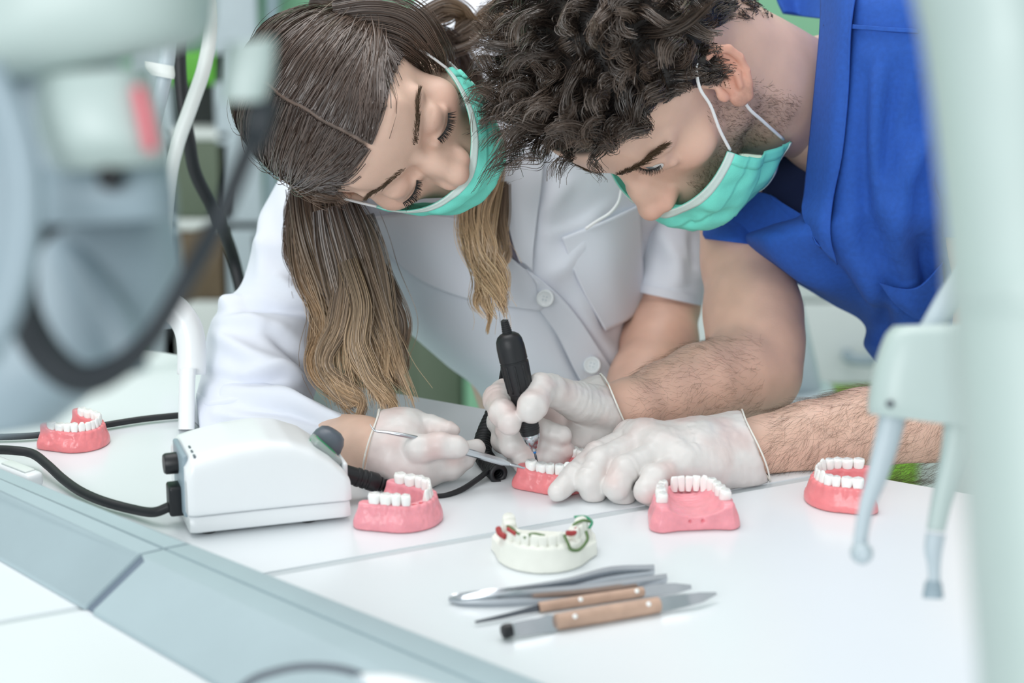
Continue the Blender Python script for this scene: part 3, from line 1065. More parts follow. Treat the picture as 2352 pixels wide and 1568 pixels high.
def place_teeth(parent, gh, missing=(), tilt=0.0, seed=0, m=None):
    r = random.Random(seed)
    for kind, x, y, rz, w, i in SPOTS:
        if i in missing:
            continue
        o = obj('tooth', TOOTH[kind], None, parent)
        k = abs(i) / 7.0
        o.location = (x * 0.001, y * 0.001, (gh - 0.4 + 1.4 * k + r.uniform(-0.4, 0.5)) * 0.001)
        o.rotation_euler = (r.uniform(-0.08, 0.08), r.uniform(-0.08, 0.08), rz + r.uniform(-0.1, 0.1))
        if m is not None:
            o.material_slots[0].link = 'OBJECT'
            o.material_slots[0].material = m

def denture(px, py, facing, label, gh=19.5, missing=(), palate=False, sockets=(), m='gum', seed=1, heel=0.0, s=1.0):
    """facing: world angle (degrees) the front teeth point to."""
    c = T(px, py)
    t = thing('denture_model', (c[0], c[1], TZ + 0.0002), label, 'dental model', math.radians(facing - 90), 'pink dental practice models on the table')
    t.scale = (s, s, s)
    obj('gum_base', gum_mesh(gh, palate, sockets, heel, seed=seed), M[m], t)
    place_teeth(t, gh, missing, seed=seed)
    for i in sockets:
        for kind, tx, ty, rz, w, j in SPOTS:
            if j == i:
                V, F = lathe((tx * 0.001, ty * 0.001, (gh - 2.6) * 0.001), (tx * 0.001, ty * 0.001, (gh + 1) * 0.001), [(0, 0.0012), (0.0012, 0.0022), (0.0022, 0.0024)], 12)
                obj('tooth_socket', make_mesh('tooth_socket', V, F), M['socket'], t)
    return t
denture(925, 1191, -22, 'pink denture model with two empty tooth sockets beside the control box', missing=(-3, -2), sockets=(-2, -3), seed=3, s=0.90)
denture(180, 1017, -28, 'pink denture model standing far back near the thin black cable', seed=5, m='gum_red', heel=5.0, s=0.76)
denture(1288, 1108, -36, 'pink denture model being drilled under the man\'s gloved fingers', gh=15.5, seed=8, m='gum_red', heel=3.0, s=0.88)
denture(1584, 1190, 97, 'pink upper denture model with ridged palate turned to the viewer', gh=18.5, palate=True, missing=(3,), seed=11, s=0.91)
denture(1934, 1147, 172, 'coral denture model with full teeth beside the man\'s forearm', seed=13, m='gum_red', s=0.87)

# ---- plaster cast with wax wires
c = T(1246, 1280)
pl = thing('plaster_cast', (c[0], c[1], TZ + 0.0002), 'ivory plaster tooth cast with red and green wax wires', 'dental model', math.radians(-98 - 90))
f = Field((-44, -36, -2), (44, 42, 30), 1.0)
x, y, z = f.grid((slice(None),) * 3)
X, Y = np.broadcast_arrays(x[:, :, 0], y[:, :, 0])
poly = np.array([(-34, -24), (34, -24), (37, -8), (27, 13), (3, 27), (-3, 27), (-27, 13), (-37, -8)], float)
e2 = np.full(X.shape, -1e3)
for i in range(len(poly)):
    a, b = poly[i], poly[(i + 1) % len(poly)]
    n = np.array([(b - a)[1], -(b - a)[0]])
    n /= np.linalg.norm(n)
    e2 = np.maximum(e2, (X - a[0]) * n[0] + (Y - a[1]) * n[1])
f.d = np.maximum(e2[:, :, None] + 0.06 * z, z - 10.5).astype(np.float32)
q, fr, _ = polydist(np.stack([X.ravel(), Y.ravel()], 1), ARCH)
q = q.reshape(X.shape)[:, :, None]
f.apply((slice(None),) * 3, np.maximum(q - (8.5 - 0.22 * z), z - 16.5).astype(np.float32), 3.0, 'add')
for kind, tx, ty, rz, w, i in SPOTS:
    nx, ny = math.sin(rz), -math.cos(rz)
    if nx * tx + ny * (ty + 5) < 0:
        nx, ny = -nx, -ny
    f.cone((tx + nx * 3.4, ty + ny * 3.4, 7), (tx + nx * 1.5, ty + ny * 1.5, 16), w * 0.3, w * 0.4, 2.0)
f.plane((0, 0, 0), (0, 0, -1), 0.5)
V, F = f.mesh()
obj('cast_base', make_mesh('cast_base', relax(V, F, 1, 0.4) * 0.001, F), M['plaster'], pl)
place_teeth(pl, 15.8, seed=21, m=M['plaster'], missing=(4, -5))
def wax(pts, r, m):
    V, F = tube((np.array(pts) * np.array([-1, 1, 1]) - np.array([0, 0, 2.6])) * 0.001, r * 0.001, 8, 40)
    obj('wax_wire', make_mesh('wax_wire', V, F), M[m], pl)
wax([(30, 2, 24), (31.5, 7, 20), (27, 14, 15.5), (22, 19, 17), (20, 21, 22), (17, 18, 27)], 1.1, 'wax_green')
wax([(31, -14, 25), (27, -8, 28), (22, -4, 27), (20, -1, 25)], 1.0, 'wax_green')
wax([(20, -16, 27), (27, -20, 26), (32, -16, 24), (31, -10, 22)], 1.0, 'wax_teal')
wax([(18, 12, 26), (22, 9, 25), (24, 4, 26)], 1.9, 'wax_red')
wax([(-10, 21, 24.5), (-4, 20, 27), (4, 20, 26)], 1.4, 'wax_green')
wax([(-23, 8, 27), (-19, 14, 28), (-13, 19, 26)], 1.1, 'wax_green')
wax([(-30, 3, 23), (-28, 9, 22), (-24, 13, 21.5)], 2.2, 'wax_red')
wax([(-16, 18, 26), (-22, 12, 27)], 1.7, 'wax_red')

def pencil(p0, p1, strokes):
    a, b = np.array(p0, float), np.array(p1, float)
    e = (b - a) / np.linalg.norm(b - a)
    n = np.array([-e[1], e[0]])
    n = n if n[1] > 0 else -n
    for st_ in strokes:
        V, F = tube(np.array([[*(a + e * u + n * (0.15 - 0.06 * w)), w] for u, w in st_]) * 0.001, 0.00022, 6, 14)
        obj('pencil_mark', make_mesh('pencil_mark', V, F), M['graphite'], pl)
pencil((27, 13), (3, 27), [[(8, 7), (9.5, 3), (11, 7)], [(13, 6.6), (15, 6.8), (13.6, 5.2), (15.2, 4), (13, 3)]])
pencil((-3, 27), (-27, 13), [[(6, 3), (6.5, 7), (8, 4.5), (9.5, 7), (10, 3)], [(12, 3.6), (13.2, 3), (14, 4.6), (12.6, 5.6), (11.8, 4.4)], [(15.5, 3), (15.8, 5.4), (17, 5), (17.6, 3)]])

# ================================================================== hand tools lying in front
def ribbon(pts, width, lift, thick):
    """Upright steel strip: plan path of table pixels, height per point."""
    p = np.array([T(a, b) for a, b in pts])
    q = catmull(np.hstack([p, np.array(width)[:, None], np.array(lift)[:, None]]), 60)
    g = np.stack([q[:, :3] + np.array([0, 0, 1]) * (q[:, 4:5] + q[:, 3:4] * u) for u in np.linspace(0, 1, 9)], 1)
    bow = np.sin(np.linspace(0, np.pi, 9))[None, :, None] * 0.0012
    t = np.gradient(q[:, :3], axis=0)
    n = np.cross(t, [0, 0, 1])
    n /= np.linalg.norm(n, axis=1)[:, None] + 1e-12
    return thicken(g + n[:, None, :] * bow, thick)
tw = thing('steel_tweezers', T(1250, 1378), 'broad polished steel tweezers nearest the plaster cast', 'tweezers')
put('arm', *ribbon([(1034, 1384), (1075, 1391), (1180, 1390), (1330, 1378), (1440, 1364), (1528, 1346)], [0.0015, 0.007, 0.0105, 0.0105, 0.0105, 0.006], [0.002, 0.0005, 0.0005, 0.0005, 0.0005, 0.003], 0.0014), M['steel'], tw, True, 40)
put('arm', *ribbon([(1040, 1382), (1100, 1382), (1180, 1380), (1300, 1362), (1400, 1342), (1500, 1328)], [0.0015, 0.006, 0.0098, 0.0105, 0.0125, 0.007], [0.003, 0.002, 0.0005, 0.0005, 0.0005, 0.003], 0.0014), M['steel'], tw, True, 40)
def tool(name, label, hp0, hp1, r, left, right, rivets, tipm):
    a, b = T(*hp0, r), T(*hp1, r)
    t = thing(name, (a + b) / 2 - np.array([0, 0, r]), label, 'hand tool')
    Lx = float(np.linalg.norm(b - a))
    put('wooden_handle', *lathe(a, b, [(0, r * 0.80), (0.0006, r * 0.95), (Lx * 0.2, r * 0.98), (Lx * 0.5, r), (Lx * 0.8, r * 0.98), (Lx - 0.0006, r * 0.95), (Lx, r * 0.8)], 20), M['wood'], t, True, 40)
    d = (b - a) / Lx
    side = np.cross(d, [0, 0, 1])
    for fr in rivets:
        c = a + d * Lx * fr
        n = side * 0.75 + np.array([0, 0, 0.66])
        put('rivet', *lathe(c + n * r * 0.8, c + n * r * 1.06, [(0, 0.0016), (r * 0.24, 0.0016), (r * 0.26, 0.0008)], 12), M['tooth'], t)
    for nm, pts, w, m in (left, right):
        p = catmull(np.array([T(*q) for q in pts]), 30)
        ww = np.interp(np.linspace(0, 1, 30), np.linspace(0, 1, len(w)), w)
        tt = np.gradient(p, axis=0)
        n = np.cross(tt, [0, 0, 1])
        n /= np.linalg.norm(n, axis=1)[:, None] + 1e-9
        n = n * np.where(n[:, 1:2] > 0, -0.75, 0.75) + np.array([0, 0, 0.66])
        g = np.stack([p - np.cross(n, tt / np.linalg.norm(tt, axis=1)[:, None]) * (ww * u)[:, None] for u in np.linspace(-1, 1, 9)], 1)
        put(nm, *thicken(g, 0.0009), m, t, True, 40)
    return t
tool('wax_knife', 'wooden handled wax knife with white rivets lying nearest the viewer', (1276, 1428), (1514, 1388), 0.0056,
     ('spoon_blade', [(1282, 1428, 0.0056), (1250, 1434, 0.0058), (1200, 1442, 0.006), (1155, 1450, 0.005)], [0.0045, 0.0062, 0.0050, 0.0050, 0.0046, 0.0030], M['steel']),
     ('knife_blade', [(1508, 1390, 0.0056), (1550, 1382, 0.0062), (1600, 1373, 0.0066), (1646, 1362, 0.006)], [0.0048, 0.0048, 0.0042, 0.0034, 0.0008], M['steel']), (0.16, 0.87), None)
tool('wax_carver', 'slim wooden handled carver between the tweezers and the knife', (1238, 1394), (1478, 1358), 0.0036,
     ('carving_tip', [(1244, 1394, 0.0036), (1200, 1404, 0.0036), (1150, 1416, 0.0036), (1092, 1428, 0.003)], [0.0024, 0.0016, 0.0014, 0.0008], M['steel_dark']),
     ('scoop_blade', [(1470, 1360, 0.0036), (1510, 1353, 0.0046), (1550, 1350, 0.005), (1588, 1347, 0.005)], [0.003, 0.0036, 0.0036, 0.0014], M['steel']), (0.38, 0.92), None)

wk = [o for o in bpy.data.objects if o.name == 'wax_knife'][0]
put('tip_reflection', *lathe(T(1178, 1445, 0.0062), T(1152, 1451, 0.0055), [(0, 0.0005), (0.0006, 0.0044), (0.005, 0.0048), (0.0072, 0.004), (0.008, 0.0015)], 18), M['black'], wk, True, 50)  # black cap puts a dark reflection on the end of the steel blade

# ================================================================== equipment close to the camera
# column at the right edge
co = thing('equipment_column', P(2450, 2000, 0.80) * np.array([1, 1, 0]), 'wide pale equipment column standing at the right edge', 'column')
put('column_shell', *loft([(2040, -1500, 2500, -1500, 0.88, 0.07), (2050, -700, 2540, -700, 0.87, 0.07), (2075, -140, 2560, -140, 0.86, 0.07), (2120, 120, 2570, 120, 0.86, 0.07), (2155, 400, 2580, 400, 0.85, 0.07), (2180, 700, 2590, 700, 0.84, 0.07), (2200, 1000, 2600, 1000, 0.83, 0.07), (2222, 1300, 2620, 1300, 0.82, 0.07), (2250, 1700, 2640, 1700, 0.81, 0.07), (2265, 2600, 2640, 2600, 0.80, 0.07), (2270, 5000, 2645, 5000, 0.80, 0.07), (2270, 9060, 2645, 9060, 0.80, 0.07)], 40, 110), M['equip'], co)
put('collar', *loft([(2172, 640, 2600, 640, 0.84, 0.073), (2178, 700, 2602, 700, 0.84, 0.0735)], 40, 12), M['equip'], co)

# handpiece holder
ho = thing('handpiece_holder', P(2100, 990, 1.36), 'pale boxy holder with two hanging handpieces sockets', 'holder')
ho['label'] = 'pale box shaped holder on a grey arm beside the column'
put('holder_body', *loft([(2052, 748, 2262, 742, 1.37, 0.030), (2030, 775, 2262, 770, 1.37, 0.036), (2005, 850, 2262, 850, 1.37, 0.038), (1993, 925, 2262, 935, 1.37, 0.038), (1995, 950, 2262, 985, 1.37, 0.036)], 40, 40, 0.5), M['equip'], ho, True, 50)
put('arm', *loft([(2105, 760, 2165, 760, 1.40, 0.010), (2150, 680, 2205, 690, 1.40, 0.010), (2195, 600, 2260, 620, 1.40, 0.010), (2240, 520, 2300, 540, 1.38, 0.010), (2300, 450, 2370, 480, 1.2, 0.010), (2360, 420, 2440, 450, 0.92, 0.010)], 20, 40, 0.6), M['pale_grey'], ho)
a = P(2043, 927, 1.333)
put('screw', *lathe(a, a - W_ * 0.003, [(0, 0.0022), (0.003, 0.002)], 14), M['steel_dark'], ho)
h1 = thing('hanging_handpiece', P(2010, 1260, 1.36), 'grey curved handpiece with a round head hanging from the holder', 'handpiece')
put('sleeve', *loft([(2020, 945, 2082, 955, 1.36, 0.0075), (2008, 1010, 2066, 1018, 1.36, 0.0072), (1990, 1090, 2038, 1100, 1.36, 0.0062), (1972, 1160, 2010, 1165, 1.36, 0.005), (1962, 1220, 1996, 1224, 1.36, 0.0042), (1958, 1256, 1992, 1258, 1.36, 0.0042)], 24, 40), M['pale_grey'], h1)
put('head', *lathe(P(1976, 1268, 1.366), P(1982, 1272, 1.346), [(0, 0.0055), (0.003, 0.0062), (0.014, 0.0062), (0.018, 0.005), (0.02, 0.003)], 22), M['pale_grey'], h1, True, 40)
h2 = thing('hanging_handpiece', P(2150, 1370, 1.36), 'white handpiece with a grey angled head hanging nearest the column', 'handpiece')
put('sleeve', *loft([(2168, 970, 2232, 975, 1.36, 0.0078), (2160, 1040, 2222, 1045, 1.36, 0.0076), (2140, 1140, 2190, 1145, 1.36, 0.0064), (2128, 1216, 2170, 1222, 1.36, 0.0052)], 24, 30), M['equip'], h2)
put('neck', *loft([(2127, 1222, 2172, 1228, 1.36, 0.0055), (2123, 1262, 2164, 1268, 1.36, 0.005), (2130, 1300, 2160, 1304, 1.36, 0.0036), (2132, 1335, 2160, 1338, 1.36, 0.0036)], 24, 24), M['pale_grey'], h2)
put('head', *lathe(P(2144, 1330, 1.36), P(2143, 1368, 1.36), [(0, 0.003), (0.002, 0.0048), (0.007, 0.0055), (0.0075, 0.0058), (0.0105, 0.0058)], 22), M['mid_grey'], h2, True, 40)

# big blurred equipment arm at the left
eq = thing('equipment_arm', P(200, 1000, 1.0), 'large pale grey equipment arm close to the viewer with a red mark and black hose', 'equipment')
put('top_housing', *loft([(-140, -120, 500, -160, 1.0, 0.07), (-140, 20, 494, -10, 1.0, 0.07), (-140, 110, 484, 70, 1.0, 0.065), (-60, 170, 440, 105, 1.0, 0.055), (80, 180, 330, 130, 1.0, 0.04)], 40, 40, 0.7), M['equip'], eq)
put('back_plate', *loft([(-140, 60, 250, 60, 1.06, 0.04), (-140, 300, 330, 300, 1.06, 0.04), (-140, 520, 400, 500, 1.06, 0.04), (-140, 720, 410, 650, 1.06, 0.04), (-140, 900, 330, 800, 1.06, 0.04), (-140, 1020, 120, 980, 1.06, 0.03)], 40, 50, 0.8), M['equip_grey'], eq)
pb_ = P(-300, 500, 1.03)
put('support_post', *lathe(np.array([pb_[0], pb_[1], TZ + 0.0005]), np.array([pb_[0], pb_[1], TZ + 0.7]), [(0, 0.06), (0.012, 0.06), (0.016, 0.026), (0.70, 0.024)], 28), M['equip_grey'], eq, True, 40)
put('cross_arm', *tube([np.array([pb_[0], pb_[1], TZ + 0.62]), P(-160, 100, 1.02), P(0, 60, 1.01)], 0.022, 18, 24), M['equip_grey'], eq)
put('middle_housing', *loft([(90, 170, 345, 150, 0.99, 0.045), (80, 250, 362, 230, 0.99, 0.05), (95, 330, 385, 320, 0.99, 0.05), (130, 395, 395, 375, 0.99, 0.04)], 40, 36, 0.7), M['equip'], eq)
put('lower_housing', *loft([(75, 390, 392, 375, 1.0, 0.035), (70, 450, 402, 440, 1.0, 0.04), (85, 520, 405, 500, 1.0, 0.035)], 40, 30, 0.7), M['equip_grey'], eq)
put('red_mark', *loft([(303, 200, 330, 195, 0.945, 0.004), (318, 270, 350, 265, 0.943, 0.004), (335, 350, 364, 345, 0.945, 0.004)], 20, 20), M['red_mark'], eq)
a = P(262, 412, 0.965)
put('black_knob', *lathe(a, a - W_ * 0.016, [(0, 0.0052), (0.012, 0.005), (0.016, 0.004)], 18), M['black'], eq)
put('side_tube', *tube([P(-30, 150, 0.93), P(35, 290, 0.93), P(60, 420, 0.93), P(55, 560, 0.93), P(20, 700, 0.93), P(-40, 820, 0.93)], 0.0062, 16, 60), M['equip_grey'], eq)
put('connector', *loft([(520, 100, 632, 85, 1.0, 0.012), (512, 170, 628, 165, 1.0, 0.013), (505, 235, 610, 232, 1.0, 0.012)], 28, 24, 0.7), M['equip'], eq)
put('hose_grip', *lathe(P(608, 225, 1.0), P(584, 330, 1.0), [(0, 0.006), (0.010, 0.0062), (0.020, 0.005)], 20), M['hose_dark'], eq)
put('hose', *tube([P(592, 300, 1.0), P(560, 370, 1.0), P(500, 510, 1.0), P(430, 640, 0.99), P(350, 770, 0.985), P(270, 845, 0.98), P(185, 870, 0.975), P(110, 820, 0.97), P(60, 730, 0.965), P(50, 640, 0.965), P(70, 560, 0.975), P(130, 510, 0.99)], [0.0040, 0.0042, 0.0042, 0.0042, 0.0045, 0.0055, 0.0068, 0.0075, 0.0072, 0.006, 0.005, 0.004], 12, 120), M['hose_dark'], eq)
put('support_rod', *tube([P(120, 540, 1.03), P(200, 640, 1.02), P(270, 760, 1.01), P(300, 860, 1.01)], 0.008, 14, 40), M['equip_grey'], eq)

# white and black hoses hanging behind it
sh_ = thing('suction_hose', P(400, 420, 2.05), 'smooth pale suction hose curving down beside the equipment arm', 'hose')
put('hose', *tube([P(330, -190, 1.08), P(380, -300, 1.4), P(440, -250, 1.8), P(472, -60, 2.03), P(482, 60, 2.05), P(470, 150, 2.05), P(440, 240, 2.05), P(408, 330, 2.05), P(388, 420, 2.05), P(375, 560, 2.06), P(380, 720, 2.06)], 0.0062, 14, 110), M['offwhite'], sh_)
put('end_cuff', *lathe(P(380, 700, 2.06), P(384, 760, 2.06), [(0, 0.008), (0.02, 0.008)], 16), M['pale_grey'], sh_)
tag(put('corrugated_hose', *tube([P(270, -190, 1.08), P(340, -330, 1.4), P(392, -280, 1.8), P(410, -60, 2.07), P(412, 60, 2.1), P(413, 150, 2.1), P(420, 240, 2.1), P(434, 320, 2.1), P(450, 400, 2.12), P(500, 500, 2.15), P(535, 590, 2.2), P(560, 700, 2.2)], 0.0058, 14, 130), M['rubber'], None), 'dark corrugated hose hanging beside the pale suction hose', 'hose')
br = thing('hose_bracket', P(368, 165, 2.0), 'pale metal bracket clamped around the hose rod', 'bracket')
put('bracket_plate', *loft([(332, 140, 400, 152, 2.0, 0.008), (334, 158, 402, 172, 2.0, 0.008), (345, 172, 400, 182, 2.0, 0.007)], 24, 16, 0.5), M['offwhite'], br, True, 40)
put('rod', *tube([P(220, -190, 1.08), P(300, -320, 1.5), P(372, -160, 1.9), P(384, 30, 2.0), P(385, 120, 2.01), P(372, 200, 2.01), P(352, 280, 2.02), P(340, 340, 2.02)], 0.0068, 14, 80), M['pale_grey'], br)

# lamp stand behind the woman's elbow
ls = thing('lamp_stand', T(428, 988), 'white curved lamp stand beside the woman\'s elbow', 'lamp stand')
put('socket_box', *loft([(412, 846, 450, 846, 1.905, 0.011), (410, 900, 448, 900, 1.905, 0.011), (409, 986, 447, 986, 1.905, 0.011)], 28, 20, 0.5), M['white_plastic'], ls, True, 50)
put('curved_arm', *tube([P(440, 860, 1.915), P(440, 800, 1.915), P(434, 760, 1.915), P(418, 728, 1.915), P(394, 706, 1.915), P(356, 694, 1.915)], 0.0115, 16, 40), M['white_plastic'], ls)

# cable loop and plug right at the front edge
fc = thing('front_cable', P(700, 1568, 1.25), 'thin dark cable loop arching up at the bottom edge', 'cable')
put('cable', *tube([T(300, 1900, 0.002), P(470, 1680, 1.25), P(560, 1575, 1.25), P(640, 1540, 1.25), P(720, 1530, 1.25), P(800, 1540, 1.25), P(870, 1570, 1.25), P(900, 1590, 1.245)], 0.0022, 10, 60), M['grey_plastic'], fc)
fp = thing('front_connector', P(1000, 1640, 1.25), 'blurred white connector at the bottom edge beside the cable loop', 'connector')
put('connector_body', *loft([(830, 1545, 845, 1585, 1.24, 0.008), (920, 1550, 915, 1600, 1.24, 0.01), (1010, 1575, 1000, 1640, 1.24, 0.011), (1090, 1610, 1070, 1690, 1.24, 0.01), (1230, 1780, 1170, 1840, 1.22, 0.01), (1330, 1960, 1250, 1990, 1.20, 0.01)], 20, 40), M['white_plastic'], fp)
put('connector_tip', *loft([(812, 1552, 822, 1570, 1.24, 0.004), (845, 1548, 850, 1582, 1.24, 0.005)], 16, 10), M['pale_grey'], fp)

# ================================================================== people: shared parts
M['skin'] = mat('skin', '#d9b29c', 0.46, noise=0.05, nscale=60, bump=0.12, bscale=900, sss=0.18, sss_scale=0.006, attr='tint')
M['hairm'] = mat('hair', '#4a3a30', 0.34, spec=0.6, attr='tint')
M['brow'] = mat('brow_hair', '#57442f', 0.55)
M['fine_hair'] = mat('fine_body_hair', '#6b5545', 0.6)
M['lash'] = mat('lash_hair', '#15110f', 0.4)
M['glove'] = mat('latex_glove', '#dfd3cd', 0.40, noise=0.05, nscale=70, bump=0.3, bscale=120, sss=0.12, sss_scale=0.003, sssr=(1, 0.6, 0.5), attr='tint')
M['glove_rim'] = mat('latex_rim', '#e8e6de', 0.42, noise=0.03)
M['mask'] = mat('mint_mask_fabric', '#7defdb', 0.75, noise=0.10, nscale=45, bump=0.2, bscale=700)
M['mask_edge'] = mat('white_mask_edge', '#dbeee8', 0.8, noise=0.03, bump=0.2, bscale=600)
M['loop'] = mat('white_elastic', '#f3f4f5', 0.8, noise=0.03)
M['coat'] = weave(mat('white_cotton', '#e4e8f2', 0.8, noise=0.015, nscale=20), 900, 0.12)
M['button'] = mat('white_button', '#e6ebee', 0.35, noise=0.02)
M['shirt'] = mat('mauve_shirt', '#8d8798', 0.8, noise=0.05)
M['scrub'] = weave(mat('blue_scrub_cotton', '#2458b4', 0.85, noise=0.10, nscale=260, detail=2), 1100, 0.25)
M['scrub_shade'] = mat('scrub_shade_blue', '#12234a', 0.9, noise=0.05)  # scrub blue darkened to paint the shade inside the neck opening
M['gingham'] = mat('gingham', '#5a6488', 0.8)
def _gingham():
    nt = M['gingham'].node_tree
    b = nt.nodes['Principled BSDF']
    tc = nt.nodes.new('ShaderNodeTexCoord')
    ck = nt.nodes.new('ShaderNodeTexChecker')
    ck.inputs['Scale'].default_value = 420
    ck.inputs['Color1'].default_value = (*srgb('#454f78'), 1)
    ck.inputs['Color2'].default_value = (*srgb('#c8cde0'), 1)
    nt.links.new(tc.outputs['Object'], ck.inputs['Vector'])
    nt.links.new(ck.outputs['Color'], b.inputs['Base Color'])
_gingham()

def head_field(fem, neck, open_eye, ear_y=2.0, ear_in=0.1, nose=(111.5, -38.0), eye=(79.5, -2.0), res=1.55):
    """Head in millimetres: x right, y forward, z up, eyes near z = 0, ears near y = 0. neck: list of (x, y, z, r)."""
    nk_ = np.array(neck)
    lo = np.minimum([-100, -112, -140], (nk_[:, :3] - nk_[:, 3:4]).min(0) - 6)
    hi = np.maximum([100, 134, 122], (nk_[:, :3] + nk_[:, 3:4]).max(0) + 6)
    f = Field(lo, hi, res)
    if fem:
        f.ell((0, -4, 30), (70, 84, 77), 1)
    else:
        f.ell((0, -8, 32), (73, 94, 82), 1)
    f.ell((0, 26, 26), (63, 66, 66), 12)
    f.ell((0, 38, -30), (56 if not fem else 54, 56, 62), 18)
    f.ell((0, 52, -70), (42 if not fem else 37, 44, 44), 18)
    f.ell((0, 74, -98), (20 if not fem else 15, 17, 16), 14)
    for s in (-1, 1):
        f.ell((s * 44, 18, -62), (16, 26, 24), 16)
        f.ell((s * 42, 60, -24), (19, 19, 14), 18)
        f.cone((s * 12, 87 if not fem else 84, 15), (s * 46, 71, 14), 9 if not fem else 6.5, 8 if not fem else 6, 12)
    f.ell((0, 84, 42), (40, 12, 26), 22)
    f.ell((0, 84, -68), (25, 20, 22), 14)
    ey, ez = eye
    for s in (-1, 1):
        f.ell((s * 31, ey + 21, ez - 2), (16, 13, 10), 10, 'sub')
        f.ell((s * 15, ey + 20, ez - 2), (6, 9, 9), 8, 'sub')
    ny, nz = nose
    f.cone((0, 91, 4), (0, ny - 8, nz + 16), 5.0, 6.4, 8)
    f.cone((0, ny - 9, nz + 18), (0, ny - 1, nz + 2), 6.6, 8.6, 8)
    f.ell((0, ny, nz), (9.5, 9.5, 9), 7)
    for s in (-1, 1):
        f.cone((s * 4.5, ny - 15, nz + 20), (s * 9.5, ny - 13, nz - 1), 6.5, 8.0, 8)
        f.ell((s * 11.5, ny - 9.5, nz - 4), (7.0, 10, 6.6), 6)
        f.ell((s * 6, ny - 4, nz - 11), (3.4, 5.4, 3.6), 2.0, 'sub')
        f.ell((s * 31, ey, ez), (14.2, 14.2, 12.8), 5)
        f.cone((s * 20, ey + 10.5, ez - 10), (s * 42, ey + 3.5, ez - 11), 3.0, 3.0, 7)
        if open_eye:
            f.ell((s * 32, ey + 14, ez + 0.4), (14, 9, 4.6), 1.4, 'sub')
            f.cone((s * 19, ey + 13, ez + 8.0), (s * 31, ey + 14.5, ez + 10.0), 1.0, 1.0, 2.0, 'sub')
            f.cone((s * 31, ey + 14.5, ez + 10.0), (s * 45, ey + 6, ez + 6.0), 1.0, 1.0, 2.0, 'sub')
        else:
            f.cone((s * 21, ey + 12.7, ez - 6.8), (s * 31, ey + 14.5, ez - 8.4), 0.7, 0.7, 1.2, 'sub')
            f.cone((s * 31, ey + 14.5, ez - 8.4), (s * 41, ey + 10, ez - 6.2), 0.7, 0.7, 1.2, 'sub')
            f.cone((s * 20, ey + 13, ez + 7.0), (s * 31, ey + 14, ez + 9.0), 0.8, 0.8, 2.0, 'sub')
            f.cone((s * 31, ey + 14, ez + 9.0), (s * 43, ey + 6.5, ez + 6.0), 0.8, 0.8, 2.0, 'sub')
        # ear
        o = np.array([s * 69.0, ear_y, -12.0])
        up = np.array([s * ear_in, -0.36, 0.93])
        up /= np.linalg.norm(up)
        bk = np.array([s * 0.46, -0.84, -0.30])
        bk -= up * (bk @ up)
        bk /= np.linalg.norm(bk)
        nr = np.cross(up, bk) * (1 if np.cross(up, bk)[0] * s > 0 else -1)
        def E(b, u, n=0.0):
            return o + bk * b + up * u + nr * n
        R = np.stack([bk, up, nr], 1)
        f.ell(E(13, 5, 1.0), (15, 26, 3.2), 2.5, R=R)
        f.ell(E(8, -17, 1.5), (8.5, 9, 4.0), 4, R=R)
        f.ell(E(8.5, -1, 6.0), (8.0, 12, 6.5), 2.0, 'sub', R=R)
        f.ell(E(15, 17, 5.2), (6.5, 9, 3.6), 2.0, 'sub', R=R)
        hx = [(2, 4, 1.5, 2.4), (-3, 13, 3, 3.0), (0, 24, 4, 3.4), (9, 32, 4.5, 3.6), (20, 31, 4.5, 3.6), (28, 22, 4.5, 3.6), (29.5, 9, 4.0, 3.4), (26, -4, 3.2, 3.2), (20, -14, 2.6, 3.4), (13, -22, 2.2, 4.2)]
        f.chain([np.append(E(a, b, c), r) for a, b, c, r in hx], 1.6)
        f.chain([np.append(E(a, b, c), r) for a, b, c, r in [(12, 21, 4, 2.2), (18, 12, 4.5, 2.6), (19, 1, 4.5, 2.7), (14, -9, 4, 2.7)]], 2.2)
        f.ell(E(-1, -3, 4.5), (4.5, 6.5, 3.2), 3.5, R=R)
    f.chain(neck, 16)
    return f

class Head:
    def __init__(self, R, origin, scale):
        self.R, self.o, self.s = np.array(R), np.array(origin), scale * 0.001
    def w(self, p):
        return (np.atleast_2d(p) * self.s) @ self.R.T + self.o
    def inv(self, X):
        return ((np.atleast_2d(X) - self.o) @ self.R) / self.s

def nearest(V, Q):
    out = np.empty(len(Q), int)
    for i in range(0, len(Q), 256):
        q = Q[i:i + 256]
        out[i:i + 256] = (((V[None] - q[:, None]) ** 2).sum(2)).argmin(1)
    return out

